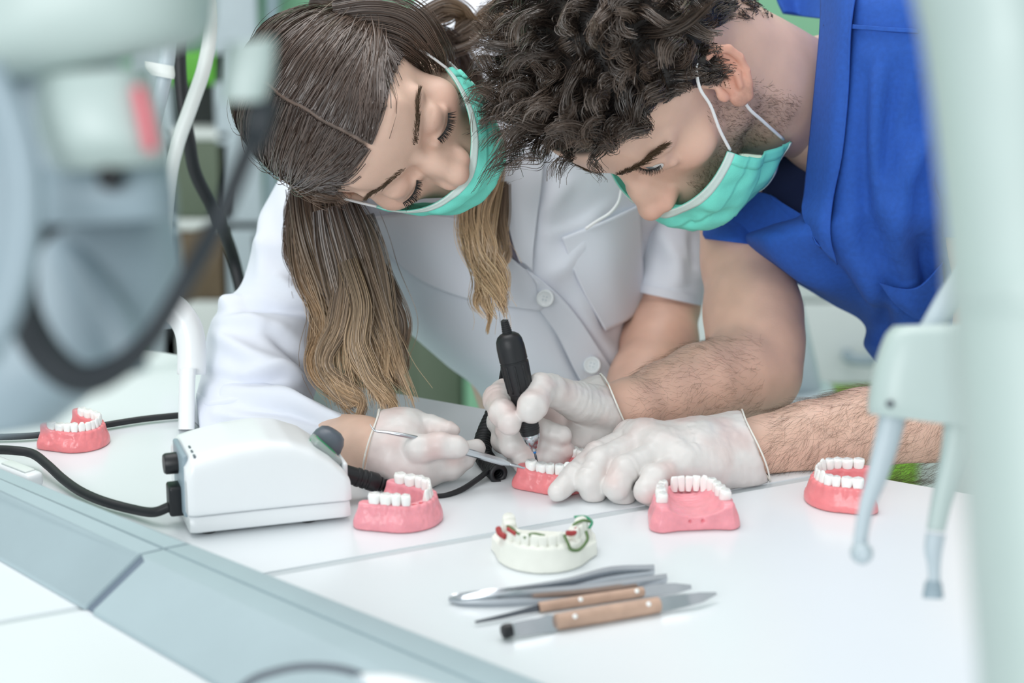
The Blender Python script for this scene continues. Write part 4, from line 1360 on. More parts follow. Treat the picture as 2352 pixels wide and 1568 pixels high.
def skin_tint(V, base, ear=0.5, blush=0.35, beard=0.0, hairmask=None, hairc=None, ear_y=0.0):
    """Skin colour per point in head millimetres."""
    base = np.array(base)
    C = np.tile(base, (len(V), 1))
    x, y, z = V[:, 0], V[:, 1], V[:, 2]
    def blob(c, r):
        return np.exp(-((np.abs(x) - c[0]) / r[0]) ** 2 - ((y - c[1]) / r[1]) ** 2 - ((z - c[2]) / r[2]) ** 2)
    red = base * np.array([1.02, 0.74, 0.70])
    k = np.clip(blob((40, 70, -28), (20, 30, 18)) * blush + blob((0, 116, -42), (12, 14, 10)) * blush * 1.2 + blob((12, 104, -44), (9, 10, 9)) * blush, 0, 1)
    de = np.sqrt((np.abs(x) - 79) ** 2 + ((y - ear_y + 12) * 0.9) ** 2 + ((z + 8) * 0.62) ** 2)
    k = np.maximum(k, ear * smooth01((27 - de) / 8) * smooth01((np.abs(x) - 69) / 6))
    C = C * (1 - k[:, None]) + red * k[:, None]
    lid = blob((31, 92, 0), (16, 12, 8)) * 0.35
    C = C * (1 - lid[:, None]) + base * np.array([0.82, 0.66, 0.62]) * lid[:, None]
    if beard:
        b = smooth01((-z - 8) / 18) * smooth01((y - 2) / 14) * smooth01((58 - np.abs(z + 70)) / 20) * (np.abs(x) > 12) * beard
        b = b * smooth01((np.abs(x) - 24) / 10 + smooth01((-z - 60) / 8)) * np.where(y > 40, smooth01((-z - 34) / 16), 1.0)
        n = 0.8 + 0.25 * hash_noise(V * 0.9, 4)
        b = np.clip(b * n, 0, 0.8)
        C = C * (1 - b[:, None]) + np.array([0.10, 0.07, 0.055]) * b[:, None]
    if hairmask is not None:
        h = hairmask[:, None]
        C = C * (1 - h) + np.array(hairc) * h
    return C

def ribbon_loop(pts, r):
    return tube(pts, r, 8, 60)

def mask_grid(nu, nv, cy=0.0, seed=0, pleat=2.4, crumple=1.2, sidey=32.0, top=(-45, -23), low=(-124, -74), sx=(69, 68, 58), ny=113.0, lowy=-2.0):
    u = np.linspace(-1, 1, nv)[None, :] * np.ones((nu, 1))
    v = np.linspace(0, 1, nu)[:, None] * np.ones((1, nv))
    al = u * math.radians(72)
    zt = top[0] + (top[1] - top[0]) * np.abs(u) ** 1.6
    zb = low[0] + (low[1] - low[0]) * np.abs(u) ** 1.7
    z = zt + (zb - zt) * v
    yc = np.interp(v, [0, 0.12, 0.35, 0.6, 0.8, 1.0], [ny, ny + 2, 116 + cy, 111 + cy, 99 + cy, 76 + cy])
    xs = np.interp(v, [0, 0.5, 1], sx)
    ys = np.interp(v, [0, 0.5, 1], [sidey + 6, sidey, sidey + lowy])
    c72 = math.cos(math.radians(72))
    k = (np.cos(al) - c72) / (1 - c72)
    x = xs * np.sin(al) / math.sin(math.radians(72))
    y = ys + (yc - ys) * k
    P3 = np.stack([x, y, z], 2)
    P3[:, :, 2] += (-3.0 * np.exp(-((u * 1.0) / 0.16) ** 2) * (1 - smooth01(v / 0.25)))
    saw = ((v * 3.4 + 0.10 * np.sin(u * 5 + seed)) % 1.0)
    disp = pleat * (saw ** 0.6) * smooth01(v / 0.12) * smooth01((1 - v) / 0.1) * (0.45 + 0.55 * k)
    nz = hash_noise(np.stack([u.ravel() * 4 + seed, v.ravel() * 5, 0 * u.ravel()], 1), seed).reshape(u.shape)
    nz2 = hash_noise(np.stack([u.ravel() * 9 + v.ravel() * 3, v.ravel() * 4 + seed, 0 * u.ravel()], 1), seed + 2).reshape(u.shape)
    disp = disp + crumple * (1.6 * nz + 1.0 * nz2) * smooth01(v / 0.2)
    N = P3 - np.array([0, 20, -75])
    N /= np.linalg.norm(N, axis=2)[..., None]
    return P3 + N * (disp + 1.8)[..., None]

def face_mask(hd, fld, parent, seed, label, loops, behind, loop_r=0.0011, **kw):
    G = mask_grid(44, 72, seed=seed, **kw)
    Gw = hd.w(G.reshape(-1, 3)).reshape(G.shape)
    V, F = thicken(Gw, 0.0007)
    mk = put('face_mask', V, F, M['mask'], parent)
    mk['label'] = label
    # white bindings along the top and bottom edges
    for rows in ((0, 1, 2, 3, 4), (43, 42, 41)):
        off = G[list(rows)].copy()
        n = off - np.array([0, 20, -75])
        n /= np.linalg.norm(n, axis=2)[..., None]
        off = off + n * 0.9
        V, F = thicken(hd.w(off.reshape(-1, 3)).reshape(off.shape), 0.0006)
        put('edge_binding', V, F, M['mask_edge'], mk)
    # welded side strips
    for cols in ((0, 1, 2, 3), (71, 70, 69, 68)):
        off = G[:, list(cols)].copy()
        n = off - np.array([0, 20, -75])
        n /= np.linalg.norm(n, axis=2)[..., None]
        off = off + n * 0.8
        V, F = thicken(hd.w(off.reshape(-1, 3)).reshape(off.shape), 0.0006)
        put('side_weld', V, F, M['mask'], mk)
    for lp in loops:
        q = catmull(lp, 70)
        fr_ = q[:, 1] > behind
        q[fr_] = push_out(q[fr_], fld, 1.2, it=8)
        put('ear_loop', *ribbon_loop(hd.w(q), loop_r), M['loop'], mk)
    return mk, G

def glove_object(parent, build, lo, hi, res, seed, wr=0.0, cut=None):
    f = Field(lo, hi, res)
    build(f)
    V, F = f.mesh()
    V = relax(V, F, 1, 0.45)
    if wr:
        me_n = np.zeros_like(V)
        fn = np.cross(V[F[:, 2]] - V[F[:, 0]], V[F[:, 3]] - V[F[:, 1]])
        for k in range(4):
            np.add.at(me_n, F[:, k], fn)
        me_n /= np.linalg.norm(me_n, axis=1)[:, None] + 1e-12
        V = V + me_n * (wr * (hash_noise(V * 130, seed) * 0.6 + hash_noise(V * 330, seed + 1) * 0.4))[:, None]
    return put('glove', V, F, M['glove'], parent)

def px4(pts):
    """(px, py, d, r_mm) rows -> world xyz r."""
    a = np.array(pts, float)
    return [np.append(P(p[0], p[1], p[2]), p[3] * 0.001) for p in a]

def bounds(*lists, pad=0.02):
    a = np.vstack([np.vstack(l) for l in lists])
    return a[:, :3].min(0) - a[:, 3].max() - pad, a[:, :3].max(0) + a[:, 3].max() + pad

def push_out(X, f, margin, c=(0, -8, 20), it=5):
    """Move points (head mm) that lie inside the skin out along the ray from the head's middle."""
    sh = X.shape
    X = X.reshape(-1, 3).copy()
    c = np.array(c, float)
    margin = np.broadcast_to(margin, (len(X),))
    for _ in range(it):
        i = np.clip(np.round((X - f.lo) / f.res).astype(int), 0, f.n - 1)
        d = f.d[i[:, 0], i[:, 1], i[:, 2]]
        inside = ((X > f.lo) & (X < f.lo + (f.n - 1) * f.res)).all(1)
        k = inside & (d < margin)
        v = X - c
        v /= np.linalg.norm(v, axis=1)[:, None] + 1e-9
        X[k] += v[k] * np.clip(margin[k] - d[k], 0.3, 12)[:, None]
    return X.reshape(sh)

# ================================================================== the woman
WR = [[-0.4497, 0.6097, -0.6527], [-0.0123, -0.7349, -0.678], [-0.8931, -0.2969, 0.338]]
wh = Head(WR, P(818, 250, 1.88), 0.90)
woman = thing('person', P(1150, 1000, 2.1) * np.array([1, 1, 0]), 'woman with long brown hair in a white coat and mint mask, holding a probe', 'person')
SK_W = (0.76, 0.515, 0.405)

wneck_w = P(960, 330, 2.06)
nk = wh.inv(wneck_w)[0]
wf = head_field(True, [(0, -28, -30, 46), (*(np.array([0, -28, -30]) * 0.4 + nk * 0.6), 46), (*nk, 52)], False, ear_y=16.0, nose=(109.5, -34.0))
V, F = wf.mesh()
V = relax(V, F, 2, 0.5)
WHV = V.copy()
az = np.degrees(np.arctan2(np.abs(V[:, 0]), V[:, 1]))
WHL = ([0, 15, 30, 42, 54, 66, 80, 95, 180], [60, 60, 54, 44, 30, 12, 2, 0, -40])
hm = smooth01((V[:, 2] - np.interp(az, *WHL)) / 6.0) * (np.abs(V[:, 0]) < 76)
hm = hm * (1 - 0.25 * np.exp(-((V[:, 0] + 1.5 * hash_noise(V * 0.15, 2)) / 2.2) ** 2) * (V[:, 2] > 40))
tw_ = skin_tint(V, SK_W, ear=0.35, blush=0.45, ear_y=16.0, hairmask=hm, hairc=(0.05, 0.035, 0.026))
parts_v, parts_f, parts_c = [wh.w(V)], [F], [tw_]

def arm_field(chains, res=0.0028, k=0.02, lump=None):
    lo, hi = bounds(*chains)
    f = Field(lo, hi, res)
    for c in chains:
        f.chain(c, k)
    V, F = f.mesh()
    return relax(V, F, 3, 0.5), F
def add_body(V, F, c):
    parts_v.append(V)
    parts_f.append(F)
    C = np.tile(np.array(c), (len(V), 1)) * (1 + 0.06 * hash_noise(V * 40, 3) + 0.05 * hash_noise(V * 110, 6))[:, None]
    parts_c.append(C)
# right forearm and wrist, left arm
add_body(*arm_field([px4([(660, 995, 1.905, 13), (735, 1014, 1.875, 15), (785, 1028, 1.850, 21), (830, 1040, 1.825, 23.5), (880, 1046, 1.80, 22)])]), SK_W)
add_body(*arm_field([px4([(1530, 540, 2.16, 23), (1530, 690, 2.135, 27), (1512, 790, 2.10, 31), (1485, 880, 2.05, 29), (1430, 985, 1.98, 24)])]), np.array(SK_W) * np.array([0.95, 0.86, 0.84]))
# trunk hidden under the coat
add_body(*arm_field([px4([(1010, 300, 2.10, 70), (1180, 480, 2.16, 95), (1330, 760, 2.2, 95), (1380, 1050, 2.25, 100)])], 0.006, 0.05), SK_W)
def body_object(parent):
    n, FF = 0, []
    for v, f in zip(parts_v, parts_f):
        FF.append(f + n)
        n += len(v)
    Vb = np.vstack(parts_v)
    k = (proj(Vb)[:, 2] < 1.93)
    Vb[k, 2] = np.maximum(Vb[k, 2], TZ + 0.001)
    o = put('body', Vb, np.vstack(FF), M['skin'], parent)
    set_col(o.data, 'tint', np.vstack(parts_c))
    return o
body_object(woman)

# ---- lashes and brows
def brow(hd, HV, side, inner, outer, n, length, lift, seed, mid):
    r = np.random.default_rng(seed)
    t = r.uniform(0, 1, n)
    a, b, m = np.array(inner, float), np.array(outer, float), np.array(mid, float)
    a[0] *= side; b[0] *= side; m[0] *= side
    c = (1 - t)[:, None] ** 2 * a + 2 * (t * (1 - t))[:, None] * m + t[:, None] ** 2 * b
    wdt = np.interp(t, [0, 0.3, 0.75, 1], [3.2, 3.6, 2.4, 0.8])
    c[:, 2] += r.uniform(-1, 1, n) * wdt
    c = HV[nearest(HV, c)]
    dirv = np.stack([side * (0.35 + 0.65 * t), -0.15 - 0.5 * t, 0.75 - 1.0 * t], 1) + r.normal(0, 0.15, (n, 3))
    dirv /= np.linalg.norm(dirv, axis=1)[:, None]
    s = np.linspace(0, 1, 5)[None, :, None]
    out = c - np.array([0, 20, 0])
    out /= np.linalg.norm(out, axis=1)[:, None]
    S = c[:, None] + dirv[:, None] * s * length + out[:, None] * (lift * np.sin(s * 2.2) + 0.2)
    return hd.w(S.reshape(-1, 3)).reshape(n, 5, 3)
def lashes(hd, HV, side, z0, n, length, droop, seed, ey=79.5):
    r = np.random.default_rng(seed)
    t = np.linspace(0, 1, n)
    x = side * (20 + 23 * t)
    y = ey + 15.0 - 0.021 * (np.abs(x) - 29) ** 2
    z = z0 - 1.6 * np.sin(t * 3.1)
    c = np.stack([x, y, z], 1)
    d = np.stack([side * (-0.35 + 0.9 * t), 0.85 + 0 * t, -droop + 0 * t], 1) + r.normal(0, 0.10, (n, 3))
    d /= np.linalg.norm(d, axis=1)[:, None]
    ln = length * (0.75 + 0.25 * t) * r.uniform(0.8, 1.1, n)
    s = np.linspace(0, 1, 6)[None, :, None]
    S = c[:, None] + d[:, None] * s * ln[:, None, None]
    S[:, :, 2] += (s[..., 0] ** 2) * ln[:, None] * 0.45
    return hd.w(S.reshape(-1, 3)).reshape(n, 6, 3)
for s in (-1, 1):
    V, F, _ = strand_mesh(brow(wh, WHV, s, (11, 96, 15), (51, 76, 18), 260, 6.5, 0.5, 3 + s, (32, 96, 25)), 0.00022, 0.00008)
    put('eyebrow', V, F, M['brow'], woman)
    V, F, _ = strand_mesh(lashes(wh, WHV, s, -9.6, 70, 11.0, 0.75, 9 + s), 0.00028, 0.00006)
    put('eyelashes', V, F, M['lash'], woman)

# ---- mask
lp = []
for s in (-1, 1):
    lp.append([(s * 68, 42, -35), (s * 72, 30, -18), (s * 74, 20, 6), (s * 71, 4, 14), (s * 70, -2, -4), (s * 70, 8, -34), (s * 69, 20, -54), (s * 60, 33, -76)])
face_mask(wh, wf, woman, 3, 'mint green pleated mask pulled below the nose', lp, 17.0, top=(-42, -34), low=(-112, -78), cy=-5.0, ny=107.0, sidey=36.0, sx=(66, 66, 57))

# ---- hair
def hair_shell(u):
    """unit directions -> hair surface in head millimetres"""
    return np.array([0, -8, 32]) + u * np.array([78.0, 100.0, 88.0])
hr = np.random.default_rng(21)
def scalp_hair(n, seed):
    r = np.random.default_rng(seed)
    side = np.where(r.random(n) < 0.5, -1.0, 1.0)
    ph = r.uniform(-0.42, 2.9, n)                         # root angle along the parting, from the front hairline over the crown to the back
    el = 0.62 + ph * 0.72
    root = np.stack([side * r.uniform(0.016, 0.06, n) + 0.012 * np.sin(ph * 9), np.cos(el), np.sin(el)], 1)
    # front rows start along the hairline towards the temples
    fr = r.random(n) < 0.42
    tt = r.random(n) ** 0.8
    ha = np.radians(np.clip(tt * 84 + 1, 0, 84))
    hz = np.interp(np.degrees(ha), WHL[0], WHL[1]) - r.uniform(-6, 3, n) - (r.random(n) < 0.08) * r.exponential(3.0, n)
    # point on the skull shell at that azimuth and height
    uz = (hz - 29) / 82.0
    rr_ = np.sqrt(np.clip(1 - uz ** 2, 0.05, 1))
    hl = np.stack([side * rr_ * np.sin(ha), rr_ * np.cos(ha), uz], 1)
    root = np.where(fr[:, None], hl, root)
    root /= np.linalg.norm(root, axis=1)[:, None]
    end = np.stack([side * r.uniform(0.66, 0.95, n), -0.46 + r.normal(0, 0.10, n), -0.42 + r.normal(0, 0.12, n)], 1)
    back = ph > 1.7
    end[back] = np.stack([side[back] * r.uniform(0.1, 0.8, back.sum()), -0.85 + 0 * ph[back], -0.5 + r.normal(0, 0.1, back.sum())], 1)
    mid = np.stack([side * 0.90, 0.10 + 0.55 * (root[:, 1] - 0.1), 0.42 + 0.1 * r.normal(0, 1, n)], 1)
    mid[fr] = np.stack([side[fr] * 1.0, 0.02 + 0.3 * root[fr, 1], 0.12 + 0.25 * root[fr, 2]], 1)
    m = 18
    s = np.linspace(0, 1, m)[None, :, None]
    D = (1 - s) ** 2 * root[:, None] + 2 * s * (1 - s) * mid[:, None] * 1.15 + s ** 2 * end[:, None]
    D /= np.linalg.norm(D, axis=2)[..., None]
    lay = r.uniform(-0.035, 0.045, n)[:, None, None]
    lift = 1.0 + lay * np.sin(np.clip(s * 3, 0, 1) * 1.57) - 0.045 * (1 - np.clip(s * 5, 0, 1)) - 0.02 * fr[:, None, None] * (1 - s)
    X = np.array([0, -3, 29]) + D * np.array([74.5, 88.0, 82.0]) * lift
    fly_ = (r.random(n) < 0.035)[:, None, None] * np.abs(r.normal(0, 1, n))[:, None, None]
    X = X + (D * 7.0) * fly_ * s ** 1.2
    wob = np.stack([hash_noise(np.stack([np.repeat(side * 3 + ph * 4, m), np.tile(np.linspace(0, 3, m), n), np.repeat(lay[:, 0, 0] * 40, m)], 1), 31 + k).reshape(n, m) for k in range(3)], 2)
    X = X + wob * 3.0 * s
    return X, side, ph
def hair_colour(n, m, seed, root, tip, power=2.0, spread=0.25, t0=0.0, t1=1.0):
    r = np.random.default_rng(seed)
    s = (t0 + (t1 - t0) * np.linspace(0, 1, m)[None, :, None]) ** power
    k = (1 + spread * r.normal(0, 1, (n, 1, 1)))
    C = np.array(root) * (1 - s) + np.array(tip) * s
    return np.clip(C * k, 0.005, 1)
DARK, MIDB, BLOND = (0.072, 0.049, 0.040), (0.16, 0.108, 0.080), (0.66, 0.46, 0.28)
SV, SF, SC, sn = [], [], [], 0
def add_strands(S, r0, r1, C, centre=None, seed=1):
    global sn
    rr = np.random.default_rng(seed + len(S)).normal(0, 0.45, (len(S), 3))
    if centre is None:
        ref = -W_ + rr
    else:
        ref = S[:, S.shape[1] // 2] - centre
        ref = ref / np.linalg.norm(ref, axis=1)[:, None] + rr
    v, f, c = ribbon_strands(S, r0 * 1.25, r1 * 1.25, C, ref)
    SV.append(v)
    SF.append(f + sn)
    SC.append(c)
    sn += len(v)
X, side, ph = scalp_hair(12000, 5)
layr = np.random.default_rng(8).uniform(0.3, 3.2, (len(X), 1, 1)) * np.ones((1, X.shape[1], 1))
X = push_out(X, wf, layr.reshape(-1))
n, m = X.shape[:2]
add_strands(wh.w(X.reshape(-1, 3)).reshape(n, m, 3), 0.00027, 0.00022, hair_colour(n, m, 6, DARK, MIDB, 1.2, 0.22), wh.o)

def lock(ctrl, n, seed, r0=0.00024, c0=DARK, c1=BLOND, power=1.6, wave=0.006, freq=2.2, m=32, flat=0.55, clump=0.78):
    """Hanging lock: ctrl rows (px, py, d, half width in m)."""
    n = int(n * 1.1)
    r = np.random.default_rng(seed)
    Q = catmull(ctrl, m)
    c = PA(Q[:, :3])
    t = np.gradient(c, axis=0)
    t /= np.linalg.norm(t, axis=1)[:, None]
    a = np.cross(t, W_)
    a /= np.linalg.norm(a, axis=1)[:, None]
    b = np.cross(t, a)
    nc = max(6, n // 45)
    cl = r.normal(0, 0.55, (nc, 2))
    own = r.integers(0, nc, n)
    rad = cl[own] * clump + r.normal(0, 0.5, (n, 2)) * (1 - clump * 0.75)
    s = np.linspace(0, 1, m)[None, :]
    phs = r.uniform(0, 6.28, nc)[own][:, None]
    fq = freq * r.uniform(0.8, 1.25, nc)[own][:, None]
    off1 = rad[:, :1] * Q[None, :, 3] + wave * s * np.sin(s * fq * 6.28 + phs)
    off2 = rad[:, 1:] * Q[None, :, 3] * flat + wave * 0.7 * s * np.cos(s * fq * 6.28 + phs * 1.3)
    fly = r.normal(0, 1, (n, 2)) * (r.random((n, 1)) < 0.05) * 0.010
    off1 = off1 + fly[:, :1] * s ** 2
    off2 = off2 + fly[:, 1:] * s ** 2
    end = np.clip(r.uniform(0.80, 1.02, nc)[own] * r.uniform(0.86, 1.0, n), 0.5, 1.0)
    S = c[None] + off1[..., None] * a[None] + off2[..., None] * b[None]
    idx = end[:, None] * s * (m - 1)
    i0 = np.minimum(idx.astype(int), m - 2)
    fr = (idx - i0)[..., None]
    S = np.take_along_axis(S, i0[..., None].repeat(3, 2), 1) * (1 - fr) + np.take_along_axis(S, (i0 + 1)[..., None].repeat(3, 2), 1) * fr
    add_strands(S, r0, r0 * 0.4, hair_colour(n, m, seed + 1, c0, c1, power, 0.28))
# main fall on her right side
lock([(735, 430, 1.93, 0.026), (752, 530, 1.92, 0.027), (778, 640, 1.92, 0.028), (812, 740, 1.91, 0.030), (835, 840, 1.90, 0.030), (865, 950, 1.89, 0.018)], 560, 41, wave=0.009, freq=1.1, power=1.3, clump=0.9)
lock([(780, 470, 1.905, 0.016), (806, 560, 1.905, 0.022), (842, 680, 1.90, 0.022), (878, 780, 1.90, 0.018), (895, 870, 1.89, 0.014), (918, 955, 1.885, 0.012)], 560, 43, wave=0.008, freq=1.0, clump=0.9)
lock([(820, 500, 1.93, 0.014), (850, 600, 1.93, 0.016), (890, 700, 1.92, 0.014), (908, 780, 1.91, 0.012), (905, 850, 1.90, 0.010), (900, 900, 1.90, 0.006)], 380, 44, wave=0.006, c1=(0.30, 0.20, 0.12))
lock([(705, 450, 1.94, 0.014), (692, 540, 1.93, 0.014), (708, 640, 1.92, 0.012), (742, 730, 1.91, 0.011), (728, 830, 1.90, 0.010), (785, 905, 1.89, 0.010), (830, 965, 1.885, 0.006)], 420, 45, wave=0.005, c1=(0.55, 0.34, 0.17), power=1.2)
lock([(765, 480, 1.90, 0.010), (800, 620, 1.895, 0.010), (788, 740, 1.885, 0.010), (752, 830, 1.88, 0.010), (790, 885, 1.88, 0.009), (835, 925, 1.88, 0.008), (818, 975, 1.88, 0.004)], 320, 47, wave=0.003, power=1.1)
lock([(800, 600, 1.895, 0.010), (830, 700, 1.885, 0.011), (820, 790, 1.88, 0.010), (850, 860, 1.878, 0.010), (890, 915, 1.878, 0.008), (905, 960, 1.88, 0.005)], 320, 48, wave=0.003, c0=(0.13, 0.09, 0.055), power=0.9)
lock([(690, 430, 1.95, 0.012), (664, 500, 1.95, 0.008), (668, 570, 1.94, 0.008), (696, 660, 1.93, 0.007), (735, 740, 1.92, 0.006)], 150, 49, wave=0.005, c1=MIDB)
# lock falling on her left side towards the drill
lock([(1125, 300, 1.99, 0.012), (1120, 400, 1.985, 0.014), (1095, 500, 1.97, 0.015), (1112, 590, 1.95, 0.014), (1140, 660, 1.92, 0.010), (1158, 735, 1.90, 0.004)], 650, 51, wave=0.004, c0=(0.26, 0.175, 0.10), power=0.8)
lock([(1085, 470, 1.97, 0.008), (1088, 560, 1.96, 0.009), (1102, 650, 1.94, 0.008), (1108, 710, 1.93, 0.006), (1128, 770, 1.92, 0.003)], 200, 53, wave=0.004, c0=(0.25, 0.17, 0.10), power=0.8)
lock([(1150, 420, 2.0, 0.008), (1148, 520, 1.99, 0.008), (1152, 590, 1.98, 0.006), (1138, 640, 1.96, 0.004)], 160, 55, wave=0.003, c0=MIDB)
# hair swept back over her shoulder
lock([(960, 60, 1.99, 0.012), (1010, 30, 2.0, 0.012), (1060, 30, 2.01, 0.010), (1075, 75, 2.02, 0.010), (1045, 120, 2.02, 0.008)], 260, 57, wave=0.004, c0=MIDB, c1=(0.34, 0.23, 0.12))
lock([(985, 110, 1.99, 0.012), (1040, 105, 2.0, 0.011), (1100, 70, 2.01, 0.010), (1150, 15, 2.02, 0.008), (1185, -50, 2.03, 0.006)], 300, 59, wave=0.004, c0=DARK, c1=(0.26, 0.17, 0.10))
lock([(960, 90, 1.96, 0.014), (1020, 110, 2.0, 0.016), (1060, 170, 2.03, 0.016), (1085, 240, 2.04, 0.014), (1105, 330, 2.03, 0.012)], 380, 61, wave=0.003, c0=DARK, c1=MIDB)
# hair lying over her left ear
lock([(770, 70, 1.84, 0.024), (860, 62, 1.84, 0.026), (930, 80, 1.845, 0.024), (975, 120, 1.86, 0.018), (1002, 170, 1.89, 0.013), (1030, 215, 1.95, 0.012)], 480, 67, wave=0.002, c0=DARK, c1=MIDB, power=1.0)
# lighter front strands and flyaways
lock([(715, 25, 1.93, 0.012), (780, 30, 1.925, 0.014), (860, 45, 1.92, 0.014), (930, 85, 1.93, 0.012), (985, 150, 1.94, 0.008)], 260, 63, wave=0.003, c0=DARK, c1=(0.24, 0.17, 0.09), power=1.0)
lock([(605, 310, 1.90, 0.010), (640, 360, 1.875, 0.012), (700, 410, 1.86, 0.012), (770, 440, 1.86, 0.010), (800, 470, 1.87, 0.008)], 260, 65, wave=0.003, c0=(0.14, 0.085, 0.05), c1=MIDB)
hw = put('hair', np.vstack(SV), np.vstack(SF), M['hairm'], woman)
set_col(hw.data, 'tint', np.vstack(SC))
hw['kind'] = 'stuff'
hw['label'] = 'long brown hair fading to blond at the tips'

# ---- lab coat
coat = []
torso = loft([(1150, -215, 1290, -215, 2.30, 0.02), (1060, -170, 1380, -175, 2.28, 0.07), (985, -100, 1430, -110, 2.26, 0.10), (960, -10, 1470, -30, 2.24, 0.12), (860, 140, 1520, 90, 2.20, 0.13), (720, 300, 1560, 260, 2.17, 0.14), (655, 420, 1550, 420, 2.15, 0.14), (740, 560, 1508, 560, 2.14, 0.13), (870, 660, 1484, 690, 2.14, 0.12), (930, 750, 1452, 790, 2.15, 0.115), (1020, 830, 1450, 880, 2.16, 0.11), (1100, 900, 1440, 960, 2.18, 0.11), (1140, 1000, 1440, 1050, 2.2, 0.11), (1150, 1200, 1460, 1240, 2.2, 0.11)], 140, 150, 0.8)
V, F = torso
V = folds(V, F, [([(1240, 370), (1228, 480), (1222, 620)], 14, -0.004), ([(1300, 420), (1255, 500)], 16, 0.003), ([(1360, 520), (1300, 610), (1240, 650)], 22, 0.003), ([(1470, 520), (1420, 640), (1400, 760)], 30, -0.005), ([(1500, 540), (1480, 660), (1450, 800)], 20, -0.006),
                 ([(1380, 560), (1400, 640), (1440, 700)], 16, 0.003), ([(1340, 560), (1360, 620), (1380, 680)], 12, 0.0022), ([(1010, 560), (1080, 640), (1150, 690)], 26, -0.003), ([(940, 690), (1060, 800), (1180, 880)], 40, 0.004), ([(1330, 700), (1400, 820), (1420, 900)], 26, 0.004), ([(1290, 760), (1340, 860), (1360, 900)], 18, -0.003),
                 ([(1050, 60), (1100, 130), (1120, 200)], 20, 0.003), ([(1260, 540), (1330, 520), (1400, 470)], 12, 0.002)], 0.0016, 16, 3)
coat.append((V, F))
# right sleeve: upper arm, elbow, forearm
V, F = loft([(700, 330, 880, 440, 2.08, 0.055), (655, 395, 850, 480, 2.05, 0.058), (612, 465, 826, 530, 2.03, 0.058), (578, 560, 806, 600, 2.02, 0.056), (556, 650, 775, 680, 2.00, 0.055), (512, 705, 745, 750, 1.985, 0.056), (480, 760, 738, 820, 1.97, 0.056), (462, 840, 732, 880, 1.955, 0.056), (448, 915, 716, 930, 1.945, 0.054), (446, 985, 690, 985, 1.94, 0.050), (470, 1040, 640, 1040, 1.94, 0.035)], 100, 130)
V = folds(V, F, [([(545, 700), (620, 700), (720, 720)], 12, -0.006), ([(500, 705), (560, 690)], 14, 0.006), ([(500, 740), (580, 735), (660, 760)], 16, 0.004), ([(500, 770), (580, 820), (680, 860)], 20, 0.005), ([(620, 760), (690, 820), (720, 860)], 16, -0.005), ([(560, 860), (640, 850), (700, 870)], 14, 0.004), ([(470, 860), (560, 880), (660, 870)], 16, -0.004), ([(640, 640), (700, 690), (735, 720)], 16, 0.004),
                 ([(590, 560), (650, 570), (700, 600)], 22, 0.003), ([(480, 930), (560, 920), (660, 900)], 14, 0.004), ([(600, 470), (610, 540), (600, 640)], 18, 0.003), ([(690, 620), (740, 640)], 12, -0.004)], 0.0018, 22, 5)
coat.append((V, F))
V, F = loft([(452, 905, 462, 1060, 1.945, 0.045), (530, 880, 530, 1080, 1.925, 0.045), (610, 878, 596, 1090, 1.905, 0.044), (690, 905, 660, 1090, 1.885, 0.040), (760, 938, 715, 1085, 1.865, 0.036), (815, 960, 768, 1072, 1.845, 0.034), (832, 967, 780, 1068, 1.84, 0.0335)], 90, 90)
V = folds(V, F, [([(520, 900), (620, 905), (720, 945)], 14, 0.004), ([(560, 940), (660, 940), (760, 975)], 14, -0.003), ([(500, 950), (600, 965), (700, 985)], 16, 0.004), ([(640, 900), (700, 930), (790, 965)], 10, 0.003)], 0.0014, 24, 8)
coat.append((V, F))
# left short sleeve
V, F = loft([(1400, 330, 1600, 330, 2.17, 0.06), (1440, 430, 1624, 420, 2.16, 0.055), (1448, 520, 1626, 520, 2.15, 0.05), (1448, 590, 1622, 600, 2.14, 0.046), (1444, 650, 1614, 680, 2.13, 0.042), (1442, 664, 1610, 701, 2.13, 0.0415)], 80, 70)
V = folds(V, F, [([(1520, 540), (1550, 600), (1560, 660)], 20, 0.004), ([(1590, 540), (1600, 620)], 12, -0.003)], 0.0014, 20, 9)
coat.append((V, F))
V, F = merge(*coat)
near_table = proj(V)[:, 0] < 860
V[near_table, 2] = np.maximum(V[near_table, 2], TZ + 0.0008)
lc = put('lab_coat', V, F, M['coat'], woman)
lc['label'] = 'white cotton laboratory coat'
def front(px, py, V=None, eps=0.0):
    """Depth of the coat surface under a pixel, a little in front of it."""
    pr = proj(coat_pts)
    d = np.hypot(pr[:, 0] - px, pr[:, 1] - py)
    k = d < 16
    return (pr[k, 2].min() if k.any() else pr[d.argmin(), 2]) - eps
coat_pts = V
def panel(name, rows, eps, mname, parent, thick=0.0015, nu=30, nv=30):
    """Cloth panel lying on the coat: rows of pixels, lifted eps metres."""
    G = [[(x, y, front(x, y, None, eps if len(q) == 2 else q[2])) for q in r for x, y in [q[:2]]] for r in rows]
    V, F = sheet(G, nu, nv, thick)
    return put(name, V, F, M[mname], parent)
panel('lapel', [[(838, 500), (950, 490), (1075, 505)], [(880, 570), (990, 560), (1120, 555)], [(960, 640), (1060, 615), (1165, 585)], [(1090, 690), (1170, 655), (1215, 625)], [(1240, 712), (1262, 695), (1282, 680)]], 0.004, 'coat', lc)
panel('lapel', [[(1128, 300), (1180, 300), (1250, 320)], [(1145, 400), (1190, 405), (1245, 410)], [(1158, 480), (1196, 490), (1232, 500)], [(1178, 560), (1200, 565), (1224, 570)], [(1192, 600), (1204, 606), (1222, 622)]], 0.004, 'coat', lc)
panel('front_placket', [[(1200, 612), (1240, 650)], [(1262, 660), (1235, 700)], [(1320, 720), (1280, 770)], [(1375, 800), (1320, 850)], [(1430, 885), (1370, 940)]], 0.0035, 'coat', lc)
